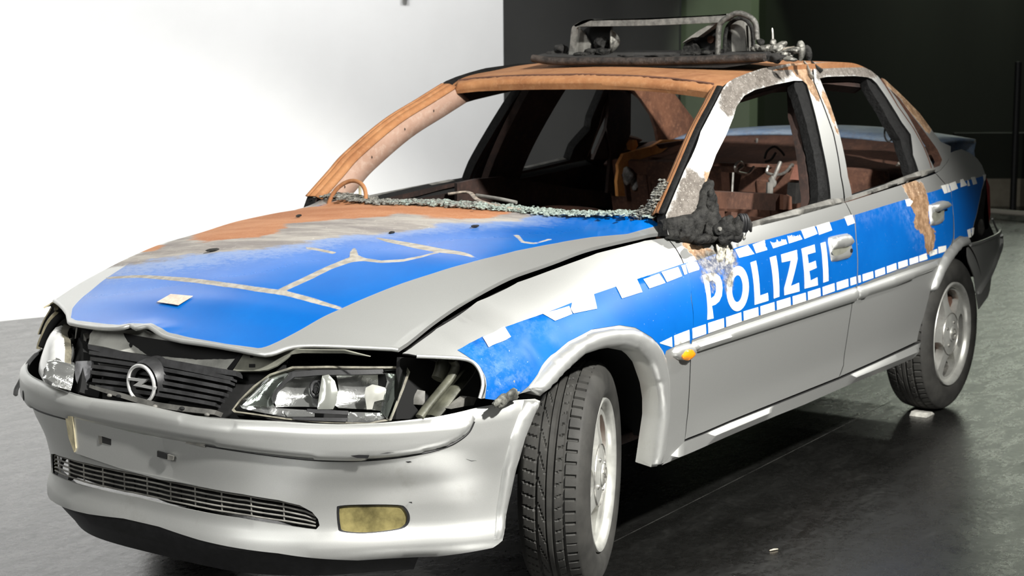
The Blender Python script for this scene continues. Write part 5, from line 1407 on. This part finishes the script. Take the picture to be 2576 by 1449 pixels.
# ------------------------------------------------------------------ light bar: a thing bolted on the roof
LB = part('light_bar', CAR); LB['label'] = 'melted black light bar with bare metal hoops on the roof'
BX = 1.50
def lb(u, v, x=BX): return bp(u, v, 0, x)
R4 = lambda L: zm(1200, 0, .31056, L)
top = R4([(445, 455), (700, 460), (1000, 470), (1400, 470), (1900, 455), (2300, 440)]); bot = R4([(2330, 500), (2000, 550), (1500, 545), (1100, 540), (770, 535), (620, 515), (450, 485)])
def ribbon(name, L, x0, dx, mat, parent): return prism(name, [lb(u, v, x0) for u, v in L], (dx, 0, 0), mat, parent)
prism('base_tray', [lb(u, v, BX - .12) for u, v in top + bot], (.22, 0, .026), M_SOOT, LB)
tb = [lb(u, v, BX - .12) for u, v in smooth_poly(R4([(450, 472), (620, 495), (900, 495), (1300, 498), (1700, 490), (2000, 480), (2330, 465)]), closed=False, n=5)]
tube('tray_edge', tb, .014, simple('scorched_tray_edge', (.030, .023, .019), .6, 0, .8, 30, .8, 70, bdist=.006), LB, 8)
# hoop of flat strip
hoop_o = R4([(740, 455), (752, 360), (765, 240), (785, 205), (850, 170), (920, 155), (1000, 158), (1400, 146), (1900, 122), (2010, 118), (2040, 130)])
P_ = [lb(u, v, BX - .06) for u, v in smooth_poly(hoop_o, closed=False, n=5)]
def flatband(name, P, wdir, w, th, mat, parent):
    V = []; F = []; n = len(P)
    for i in range(n):
        t = P[min(i + 1, n - 1)] - P[max(i - 1, 0)]; t /= np.linalg.norm(t); nr = np.cross(t, wdir); nr /= np.linalg.norm(nr)
        for a, b in ((0, 0), (1, 0), (1, 1), (0, 1)): V.append(P[i] + np.array(wdir) * w * a - nr * th * b * np.sign(nr[2] if abs(nr[2]) > .3 else 1))
    for i in range(n - 1):
        for k in range(4): F.append((i * 4 + k, i * 4 + (k + 1) % 4, i * 4 + 4 + (k + 1) % 4, i * 4 + 4 + k))
    F += [(3, 2, 1, 0), tuple((n - 1) * 4 + k for k in range(4))]
    o = link(name, V, F, mat, parent, True, 40)
    bm = bmesh.new(); bm.from_mesh(o.data); bmesh.ops.recalc_face_normals(bm, faces=bm.faces); bm.to_mesh(o.data); bm.free(); return o
# lower edge of the strip as seen: strip faces forward, so it is a tall thin band
ho = smooth_poly(R4([(740, 455), (752, 360), (765, 240), (785, 205), (850, 170), (920, 155), (1000, 158), (1400, 146), (1900, 122), (2020, 112), (2100, 104), (2170, 118), (2225, 150), (2255, 200), (2270, 320)]), closed=False, n=4)
hi_ = smooth_poly(R4([(782, 455), (795, 360), (803, 240), (812, 222), (850, 215), (920, 214), (1000, 213), (1400, 206), (1900, 185), (1985, 180), (2050, 165), (2110, 145), (2170, 158), (2225, 215), (2245, 320)]), closed=False, n=4)
SH = M_MELTG
strip_poly = list(ho[:41]) + list(hi_[:41][::-1])
prism('hoop_strip', [lb(u, v, BX - .06) for u, v in strip_poly], (.012, 0, 0), M_STEEL, LB)
prism('hoop_top', [lb(u, v, BX - .06) for u, v in smooth_poly(R4([(785, 205), (850, 170), (920, 155), (1000, 158), (1400, 146), (1900, 122), (2020, 112)]), closed=False, n=3)] + [lb(u, v + 4, BX - .06) for u, v in R4([(2020, 112), (1400, 146), (920, 155), (800, 205)])], (.12, 0, 0), M_STEEL, LB)
M_MELTD = simple('sooty_metal', (.10, .097, .088), .5, .3, .6, 55, .6, 90, bdist=.005)
# right end loop with ribs
endl = smooth_poly(R4([(1950, 445), (1955, 300), (1962, 220), (1985, 175), (2050, 130), (2110, 108), (2170, 120), (2225, 150), (2258, 200), (2268, 320)]), closed=False, n=4)
tube('end_hoop', [lb(u, v, BX - .07) for u, v in endl], .010, M_MELTD, LB, 8)
tube('end_hoop', [lb(u, v, BX + .04) for u, v in endl], .009, M_MELT, LB, 8)
inl = smooth_poly(R4([(2005, 430), (2010, 300), (2030, 215), (2090, 160), (2150, 150), (2205, 190), (2230, 260), (2238, 420)]), closed=False, n=4)
tube('end_hoop', [lb(u, v, BX - .03) for u, v in inl], .007, M_MELT, LB, 8)
for L, m_ in (([(2012, 425), (2022, 230), (2045, 200), (2062, 420)], M_MELT), ([(2065, 420), (2052, 195), (2120, 160), (2165, 165), (2180, 420)], M_DUSTY), ([(2205, 415), (2195, 185), (2225, 240), (2235, 400)], M_DUSTY), ([(2180, 430), (2165, 165), (2200, 185), (2206, 430)], M_BLACK)):
    ribbon('end_panel', R4(L), BX + .0 if m_ is not M_BLACK else BX + .03, .02, m_, LB)
# speaker hood, cone and burnt remains
ribbon('hood_sheet', R4([(1645, 440), (1690, 330), (1800, 250), (1900, 195), (1955, 185), (1900, 210), (1850, 265), (1780, 310), (1740, 310), (1750, 350), (1800, 395), (1880, 410), (1950, 400), (1950, 450)]), BX - .02, .02, M_MELT, LB)
ribbon('hood_fold', R4([(1660, 350), (1720, 300), (1800, 245), (1900, 190), (1950, 182), (1860, 250), (1790, 300), (1740, 305)]), BX - .05, .04, M_DUSTY, LB)
c = lb(*R4([(1890, 320)])[0], BX + .02); tube('speaker_core', [c, c + [.02, 0, 0]], .013, M_DRUST, LB, 14)
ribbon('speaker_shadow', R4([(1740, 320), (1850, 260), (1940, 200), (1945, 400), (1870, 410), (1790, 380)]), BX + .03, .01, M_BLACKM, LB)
ribbon('side_plate', R4([(795, 450), (805, 260), (825, 225), (850, 250), (915, 350), (930, 450)]), BX + .0, .01, M_DUSTY, LB)
ribbon('back_plate', R4([(800, 455), (830, 215), (1090, 215), (1060, 455)]), BX + .05, .01, M_BLACKM, LB)
# half dish reflector
V = []; F = []; cc = lb(*R4([(1082, 335)])[0], BX); nr, nt = 10, 24
ax_ = np.array([.45, -.89, 0]); e1 = np.array([.89, .45, 0]); e2 = np.array([0, 0, 1.0])
for i in range(nr + 1):
    r = i / nr
    for k in range(nt):
        t = 2 * math.pi * k / nt; V.append(cc + ax_ * .030 * (1 - r * r) + r * (e1 * .03 * math.cos(t) + e2 * .0385 * math.sin(t)))
for i in range(nr):
    for k in range(nt): F.append((i * nt + k, i * nt + (k + 1) % nt, (i + 1) * nt + (k + 1) % nt, (i + 1) * nt + k))
dr = link('dish_reflector', V, F, M_MELTG, LB, True, 60); mm = dr.modifiers.new('t', 'SOLIDIFY'); mm.thickness = .004
for (x, y, a, h, x0, m_, sd) in ((1000, 350, .028, .022, .0, M_MELT, 1), (930, 420, .035, .012, -.03, M_MELT, 2), (1020, 415, .03, .014, -.03, M_MELT, 3), (680, 400, .026, .018, -.02, M_SOOT, 4), (610, 435, .022, .010, -.03, M_SOOT, 5), (860, 440, .04, .008, -.05, M_MELT, 6), (2290, 340, .013, .012, 0, M_MELT, 7), (2260, 390, .02, .012, -.03, M_MELTG, 8),
                              (2350, 400, .035, .016, -.02, M_MELTG, 9), (2430, 400, .028, .016, -.03, M_MELTG, 10), (2470, 360, .016, .012, 0, M_MELTG, 11), (2500, 440, .03, .012, -.05, M_MELTG, 12), (2560, 410, .03, .010, -.05, M_MELTG, 13), (2400, 340, .012, .014, -.02, M_MELTG, 14), (2420, 470, .03, .016, -.08, M_SOOT, 15), (2540, 480, .02, .008, -.1, M_MELTG, 16), (1500, 450, .06, .006, -.05, M_SOOT, 17), (1250, 452, .05, .006, -.05, M_SOOT, 18), (1740, 440, .04, .01, -.05, M_MELT, 19), (1860, 435, .04, .008, -.06, M_MELT, 20)):
    u, v = R4([(x, y)])[0]; blob('melted_remains', lb(u, v, BX + x0), (a * .8, a, h), m_, LB, .5, 40, 4, sd)
RL = lambda L: zm(1880, 20, .13803, L)
tube('bare_bolt', [lb(*RL([(465, 575)])[0]), lb(*RL([(462, 470)])[0]), lb(*RL([(455, 400)])[0]), lb(*RL([(452, 362)])[0])], .0042, M_STEEL, LB, 8, taper=[1, 1, .9, .3])
for L, x0, m_ in (([(960, 960), (990, 860), (985, 760), (970, 660), (960, 600)], -.02, M_MELTG), ([(1130, 960), (1120, 860), (1090, 760), (1060, 690)], .06, M_MELT)):
    P5 = [lb(u, v, BX + x0) for u, v in smooth_poly(RL(L), closed=False, n=3)]
    tube('fixing_claw', P5, .011, m_, LB, 10, taper=list(np.interp(np.linspace(0, 1, len(P5)), [0, .3, .7, 1], [.5, 1.1, 1.3, .6])))
tube('support_rod', [lb(u, v, BX - .03) for u, v in RL([(320, 830), (560, 830), (720, 780), (860, 760)])], .012, simple('crusty_rod', (.24, .21, .17), .6, .2, .8, 40, .8, 60, bdist=.006), LB, 8)
DRP = LB
def gs(u, v, o=.004):
    h = GREEN.hit(u, v); a, b = np.array([h[0]]), np.array([h[1]]); return GREEN.f(a, b)[0] + GREEN.nrm(a, b)[0] * o
for P6, nm, mt in ((RL([(1010, 980), (1060, 1050), (1100, 1150), (1130, 1240), (1170, 1290)]), 'solder_run', M_MELTG), (RL([(1150, 980), (1220, 1060), (1290, 1130), (1330, 1170)]), 'solder_run', M_MELT)):
    q = [gs(u, v, .004) for u, v in smooth_poly(P6, closed=False, n=4)]
    tube(nm, q, .012, mt, DRP, 10, taper=list(np.interp(np.linspace(0, 1, len(q)), [0, .5, .85, 1], [.4, .8, 1.35, .7])), flat=.6)

# ------------------------------------------------------------------ interior
INT = part('burnt_interior', CAR)
def ibox(name, c, s, mat=M_DRUST, rot=None, bev=.006): return box(name, c, s, mat, INT, rot, bev)
RY = lambda d: Matrix.Rotation(math.radians(d), 3, 'Y')
ibox('cabin_floor', (1.35, 0, .33), (2.3, 1.36, .03), M_XDRUST)
ibox('dash_beam', (.80, 0, .80), (.10, 1.34, .06), M_XDRUST); ibox('firewall', (.50, 0, .66), (.04, 1.34, .50), M_XDRUST)
ibox('centre_tunnel', (1.3, 0, .42), (1.5, .24, .20), M_XDRUST)
# rear bulkhead with its stampings and the parcel shelf
ibox('rear_bulkhead', (2.42, 0, .70), (.03, 1.26, .56), M_DRUST, RY(-14))
for y in (-.46, -.30, -.10, .10, .30, .46): ibox('bulkhead_rib', (2.405, y, .72), (.03, .05, .40), M_DRUST, RY(-14))
for z in (.60, .86): ibox('bulkhead_beam', (2.36 + (z - .6) * .25, 0, z), (.04, 1.2, .035), M_DRUST, RY(-14))
sh = [(2.50, y, .985 + .01 * math.cos(y * 5)) for y in np.linspace(-.66, .66, 9)]
V = []; F = []
for i, y in enumerate(np.linspace(-.68, .68, 15)):
    V += [(2.40, y, .945), (2.44, y, .968), (2.62, y, .985 + .004 * math.sin(y * 14)), (2.78, y, 1.02), (2.86, y, 1.075 - .05 * (y / .68)**2)]
for i in range(14):
    for k in range(4): q = i * 5 + k; F.append((q, q + 1, q + 6, q + 5))
so = link('parcel_shelf', V, F, M_DRUST, INT, True, 40); m_ = so.modifiers.new('t', 'SOLIDIFY'); m_.thickness = .012
for y in (-.55, -.2, .15, .4): ibox('shelf_clip', (2.80, y, 1.035), (.01, .008, .03), M_STEEL, None, .002)
# front seat frames and rear seat remains
def seat(y):
    S = part('seat_frame', CAR)
    for sy in (-.21, .21):
        tube('back_post', smooth_poly([(1.52, y + sy, .46), (1.60, y + sy, .62), (1.66, y + sy * .95, .80)], closed=False, n=5), .018, M_DRUST, S, 10)
    tube('top_bar', smooth_poly([(1.66, y - .20, .795), (1.67, y - .1, .82), (1.67, y + .1, .82), (1.66, y + .20, .795)], closed=False, n=5), .016, M_DRUST, S, 10)
    box('seat_pan', (1.30, y, .43), (.46, .46, .06), M_DRUST, S, RY(-6), .02)
    for k in range(4):
        z = .50 + .07 * k; P = [(1.545 + .10 * k * .42 + .012 * math.sin(t * 16), y + t * .40 - .20, z + .018 * math.sin(t * 25)) for t in np.linspace(0, 1, 40)]
        tube('spring_wire', P, .0035, M_STEEL, S, 6)
    return S
seat(-.37); seat(.37)
# sheet box with brackets seen through the driver's window
bx = [bp(u, v, 1, -.40) for u, v in R6([(735, 1040), (1400, 1062), (1440, 1085), (1445, 1200), (1360, 1215), (735, 1190)])]
prism('seat_back_sheet', bx, (.02, .22, 0), M_DRUST, INT)
pl = [bp(u, v, 1, -.42) for u, v in R6([(1365, 1065), (1440, 1085), (1440, 1200), (1360, 1205)])]
prism('sheet_corner', pl, (.01, .02, 0), mk_rust('red_brown_rust', (.16, .065, .04), (.22, .10, .06), (.28, .13, .09)), INT)
def wire(L, y, r, mat=M_STEEL): tube('bent_wire', [bp(u, v, 1, y) for u, v in smooth_poly(R6(L), closed=False, n=5)], r, mat, INT, 7)
wire([(925, 850), (920, 800), (960, 765), (990, 800), (935, 850), (990, 870), (1040, 870), (1090, 810)], -.25, .006)
wire([(1225, 800), (1210, 860), (1260, 880), (1330, 880), (1390, 850), (1440, 790), (1455, 800)], -.25, .006)
wire([(1335, 765), (1310, 830), (1280, 900), (1265, 930)], -.27, .008); wire([(1240, 950), (1235, 1060)], -.27, .014, M_DUSTY)
blob('spring_knot', bp(*R6([(1262, 945)])[0], 1, -.27), (.015, .015, .022), M_DUSTY, INT, .4, 60, 3)
wire([(1190, 730), (1215, 660), (1280, 620), (1340, 660), (1370, 700)], -.1, .005, M_SOOT); wire([(1290, 680), (1250, 740), (1200, 760)], -.1, .005, M_SOOT)
wire([(900, 860), (890, 1040)], -.30, .004, M_STEEL)
wire([(2065, 600), (2068, 660), (2072, 720)], -.30, .008); wire([(2070, 720), (2072, 800)], -.30, .014, M_XDRUST)
for L, y, m in (([(1545, 790), (1660, 815), (1620, 930), (1500, 930)], -.35, mk_rust('red_brown_sheet', (.17, .065, .04), (.24, .10, .07), (.30, .14, .10))), ([(1480, 960), (1620, 940), (1620, 1120), (1470, 1150)], -.34, M_SOOT), ([(860, 860), (980, 870), (940, 1040), (870, 1030)], -.2, M_DRUST), ([(720, 770), (1560, 790), (1560, 820), (720, 800)], -.15, M_DRUST),
               ([(750, 1215), (820, 1215), (820, 1330), (760, 1330)], -.40, M_DRUST), ([(880, 1225), (940, 1230), (930, 1310), (880, 1310)], -.40, M_DRUST)):
    prism('rusty_sheet', [bp(u, v, 1, y) for u, v in R6(L)], (.01, .04, 0), m, INT)
blob('burnt_padding', bp(*R6([(2240, 910)])[0], 1, -.42), (.16, .12, .055), mk_rust('ashy_red_padding', (.10, .035, .022), (.16, .06, .04), (.30, .17, .13)), INT, .25, 14, 4, 3)
blob('burnt_padding', bp(*R6([(2480, 830)])[0], 1, -.62), (.035, .03, .05), simple('pale_ash', (.40, .36, .31), .9, 0, .5, 30, .6, 50), INT, .5, 30, 4, 5)
ring = [bp(*R6([(2340, 490)])[0], 1, -.55) + .022 * np.array([.6 * math.cos(t), -.6 * math.cos(t), 1.6 * math.sin(t)]) for t in np.linspace(0, 6.28, 18, endpoint=False)]
tube('belt_loop', ring, .004, M_BLACK, INT, 6, True)
blob('belt_anchor', bp(*R6([(2345, 465)])[0], 1, -.55), (.018, .012, .016), M_SOOT, INT, .3, 40, 2)
tube('hanging_cable', [bp(u, v, 1, -.64) for u, v in smooth_poly(R6([(2520, 490), (2480, 540), (2460, 620), (2455, 760), (2450, 890)]), closed=False, n=4)], .0035, M_BLACK, INT, 6)
# steering wheel rim and column stub behind the far pillar
ctr = bp(895, 500, 1, .40); ctr = np.array([.93, .36, .80])
STW = part('steering_wheel', CAR)
sw = [bp(872, 512, 1, .48) + .085 * np.array([.45 * math.sin(t), math.cos(t) * .9, math.sin(t) * .85]) for t in np.linspace(0, 2 * math.pi, 40, endpoint=False)]
tube('wheel_rim', sw, .007, M_RUST, STW, 8, True)
tube('wheel_spoke', [bp(905, 468, 1, .48), bp(906, 492, 1, .48)], .005, M_TAN, STW, 6)
# far rear corner: torn orange bracing
OR_ = mk_rust('bright_orange_rust', (.58, .22, .06), (.75, .33, .09), (.8, .42, .15))
RE = lambda L: zm(1150, 200, .27195, L)
def rear_sheet(name, L, y, mat, dy=.02): return prism(name, [bp(u, v, 1, y) for u, v in RE(L)], (.01, dy, 0), mat, INT)
rear_sheet('rear_brace', [(1490, 790), (1540, 690), (1680, 650), (1800, 620), (1900, 560), (2080, 560), (1960, 620), (1830, 720), (1760, 790), (1740, 860), (1690, 880), (1660, 1000), (1640, 1060), (1625, 1060), (1660, 880), (1640, 780), (1580, 810), (1520, 880), (1540, 960), (1555, 1080), (1490, 1080), (1480, 940), (1495, 850)], .52, OR_)
rear_sheet('rear_brace', [(1590, 600), (1620, 560), (1660, 560), (1675, 610), (1640, 660), (1600, 650)], .56, OR_)
rear_sheet('rear_post', [(1400, 40), (1610, 40), (1605, 500), (1560, 620), (1490, 800), (1480, 1050), (1390, 1050), (1420, 700), (1380, 440), (1400, 300)], .60, M_XDRUST)
rear_sheet('rear_post', [(1260, 740), (1300, 640), (1390, 430), (1410, 600), (1400, 720)], .61, M_XDRUST)
rear_sheet('rear_pillar_panel', [(1560, 40), (1900, 60), (2010, 130), (2200, 380), (2130, 520), (1950, 560), (1860, 570), (1845, 470), (1800, 330), (1700, 180), (1610, 110)], .58, mk_rust('mid_brown_rust', (.10, .042, .024), (.20, .085, .045), (.34, .16, .09)))
rear_sheet('rear_panel', [(1860, 600), (2120, 560), (2130, 590), (1900, 640)], .45, M_DRUST); rear_sheet('rear_panel', [(1800, 720), (2080, 730), (2010, 790), (1780, 780)], .44, M_DRUST)
rear_sheet('rear_panel', [(1780, 790), (2040, 780), (1900, 1060), (1800, 1080)], .42, M_DRUST)
for (x, y, s_) in ((1580, 890, .035), (1640, 960, .03), (1740, 1020, .03), (1700, 1060, .02)): blob('ash_lump', bp(*RE([(x, y)])[0], 1, .50), (s_ * .6, s_ * .6, s_), simple('grey_ash', (.26, .25, .24), .8, 0, .6, 40, .5, 70), INT, .5, 40, 3, x)
for q in ((180, 900, 1.45), (1520, 1130, 2.1), (1410, 1050, 2.1)):
    pass
# cross member below the screen, seen as a dark brown sill
rear_sheet('far_sill', [(0, 960), (180, 920), (420, 900), (1180, 1020), (1850, 1080), (1850, 1200), (0, 1120)], .66, M_XDRUST)

# ------------------------------------------------------------------ tail: boot lid, tail lamp, loose rear bumper
BT = part('boot_lid', CAR)
lidV = []; lidF = []
ys = np.linspace(-.62, .62, 15)
for y in ys:
    e = (y / .62)**2
    lidV += [(2.84, y, 1.075 - .045 * e), (2.95, y, 1.090 - .040 * e), (3.15, y, 1.095 - .045 * e), (3.34, y, 1.088 - .048 * e), (3.36, y, 1.075 - .048 * e), (3.34, y, 1.02 - .03 * e), (3.44, y, .80)]
for i in range(14):
    for k in range(6): q = i * 7 + k; lidF.append((q, q + 1, q + 8, q + 7))
M_BOOT = mk_rust('scorched_blue_lid', (.16, .24, .38), (.30, .38, .48), (.22, .20, .19), .5)
bo = link('boot_skin', lidV, lidF, M_BOOT, BT, True, 40); m_ = bo.modifiers.new('t', 'SOLIDIFY'); m_.thickness = .012
tube('boot_edge', [(3.345, y, 1.078 - .048 * (y / .62)**2) for y in ys], .010, M_SILVER, BT, 8)
box('rear_panel', (3.30, 0, .62), (.04, 1.2, .40), M_BLACKM, BODY, None, .01)
TL = prism('tail_lamp', [bp(u, v, 1, -.66) for u, v in [(2482, 448), (2490, 470), (2492, 540), (2486, 575), (2478, 578), (2474, 540), (2480, 490)]], (.02, .10, 0), M_RED, CAR)
prism('tail_lamp_housing', [bp(u, v, 1, -.66) for u, v in [(2480, 445), (2472, 480), (2462, 530), (2452, 570), (2440, 610), (2470, 610), (2505, 600), (2488, 560), (2484, 500)]], (.06, .16, 0), M_SOOT, CAR)
RT = lambda L: zm(2330, 540, .1725, L)
RBP = part('rear_bumper', CAR); RBP['label'] = 'loose rear bumper corner hanging open'
def rbf(U, V):
    s, z = np.asarray(U, float), np.asarray(V, float)
    y = -.80 + .55 * np.clip(s - .35, 0, 9)**1.6; x = 2.80 + s * .95
    return np.stack([x, y + .05 * (z - .5), z], -1)
RBS = mk(rbf, (0, .95), (.15, .8), 50, 40, (0, -1, 0))
rb = RBS.hits(RT([(640, 445), (760, 415), (900, 360), (1030, 300), (1100, 225), (1135, 240), (1125, 400), (1060, 560), (1000, 760), (950, 930), (930, 1100), (900, 1200), (770, 1380), (740, 1200), (700, 900), (620, 700), (520, 600), (560, 480)]))
patch('bumper_skin', RBS, rb, res=.02, thick=.004, mats=[M_SILVER, M_BLACKM, M_SILVER], parent=RBP)
ed = [RBS.f(*[np.array([q]) for q in RBS.hit(*p)])[0] for p in smooth_poly(RT([(640, 440), (760, 412), (900, 360), (1030, 300), (1090, 245), (1130, 235)]), closed=False, n=4)]
tube('bumper_edge', ed, .008, M_SILVER, RBP, 8)
ed2 = [RBS.f(*[np.array([q]) for q in RBS.hit(*p)])[0] for p in smooth_poly(RT([(1110, 300), (1070, 480), (1010, 650), (930, 850), (800, 1060), (755, 1140)]), closed=False, n=4)]
tube('bumper_fold', ed2, .014, M_TRIM, RBP, 8, flat=.5)
tube('bumper_edge', [bp(u, v, 1, -.55) for u, v in smooth_poly(RT([(965, 60), (990, 130), (1045, 250)]), closed=False, n=4)], .005, M_SILVER, RBP, 6)
blob('bumper_clip', bp(*RT([(800, 185)])[0], 1, -.70), (.02, .012, .035), M_DUSTY, RBP, .3, 40, 3)

# ------------------------------------------------------------------ barrier and low wall far behind
BR = empty('barrier', 'low pale barrier rail standing on the floor behind the car', 'barrier')
p0, p1 = bp(2440, 527, 2, .06), bp(2760, 552, 2, .06)
tube('barrier_rail', [p0, p1], .022, simple('pale_rail', (.62, .58, .50), .5), BR, 8)
for t in (.05, .5, .95):
    q = p0 + (p1 - p0) * t; tube('barrier_post', [q, [q[0], q[1], 0]], .018, M_DUSTY, BR, 8)
lw0, lw1 = bp(2400, 519, 2, 0), bp(2800, 519, 2, 0)
wall('wall_low', lw0[:2], lw1[:2], .25, M_BEIGE)
wall('wall_ledge', lw0[:2] + [.02, .02], lw1[:2] + [.02, .02], .66, M_FWALL, .12, .25)
pst = empty('dark_post', 'thin dark post in front of the beige low wall', 'post')
q = bp(2548, 522, 2, 0) ; tube('post_shaft', [q * .98 + CPOS * .02 * [1, 1, 0], [q[0] * .98 + CPOS[0] * .02, q[1] * .98 + CPOS[1] * .02, 1.3]], .03, M_BLACK, pst, 8)

# ------------------------------------------------------------------ small things on the floor and wall
ck = prism('wheel_chock', [(2.44, -.78, .001), (2.525, -.78, .001), (2.50, -.78, .014), (2.46, -.78, .016)], (0, .07, 0), simple('dusty_white_block', (.45, .44, .40), .7, 0, .3, 40))
ck['label'] = 'small pale wedge on the floor in front of the rear wheel'; ck['category'] = 'wedge'
q0, q1 = bp(1936, 1385, 2, .003), bp(1957, 1381, 2, .003)
sp = tube('wood_splinter', [q0, (q0 + q1) / 2 + [0, 0, .001], q1], .0025, simple('pale_wood', (.55, .48, .36), .7), None, 6, taper=[.6, 1, .5])
sp['label'] = 'tiny pale splinter lying on the dark floor beside the front wheel'; sp['category'] = 'splinter'
s0, s1 = bp(1525, 1373, 2, 0), bp(1803, 1232, 2, 0); dd = (s1 - s0) / np.linalg.norm(s1 - s0); nn_ = np.array([-dd[1], dd[0], 0]) * .0016
e0, e1 = s0 - dd * .6, s1 + dd * 1.6
sm = link('trim_1', [e0 - nn_ + [0, 0, .0006], e1 - nn_ + [0, 0, .0006], e1 + nn_ + [0, 0, .0006], e0 + nn_ + [0, 0, .0006]], [(0, 1, 2, 3)], simple('floor_seam', (.035, .035, .032), .6, 0, .8, 8), None, False)
sm['kind'] = 'structure'
def on_wall(u, v):
    d = ray(u, v); n2 = np.array([-wd_[1], wd_[0]]); t = ((wa - CPOS[:2]) @ n2) / (d[:2] @ n2); return CPOS + d * t
f = on_wall(1015, -8); rz = math.atan2(wd_[1], wd_[0])
ft_ = box('wall_fitting', f + np.array([.0, -.02, .0]), (.05, .02, .03), simple('cream_fitting', (.8, .78, .72), .5), None, Matrix.Rotation(rz, 3, 'Z'), .008)
ft_['label'] = 'small cream fitting high on the white wall'; ft_['category'] = 'wall fitting'

# ashy foot of the far windscreen pillar
ftp = bp(808, 486, 1, .665)
blob('pillar_foot', ftp, (.05, .02, .028), simple('ashy_steel', (.26, .25, .235), .6, .2, .6, 40, .6, 70), CW, .3, 30, 3, 8, Matrix.Rotation(-.6, 3, 'Y'))
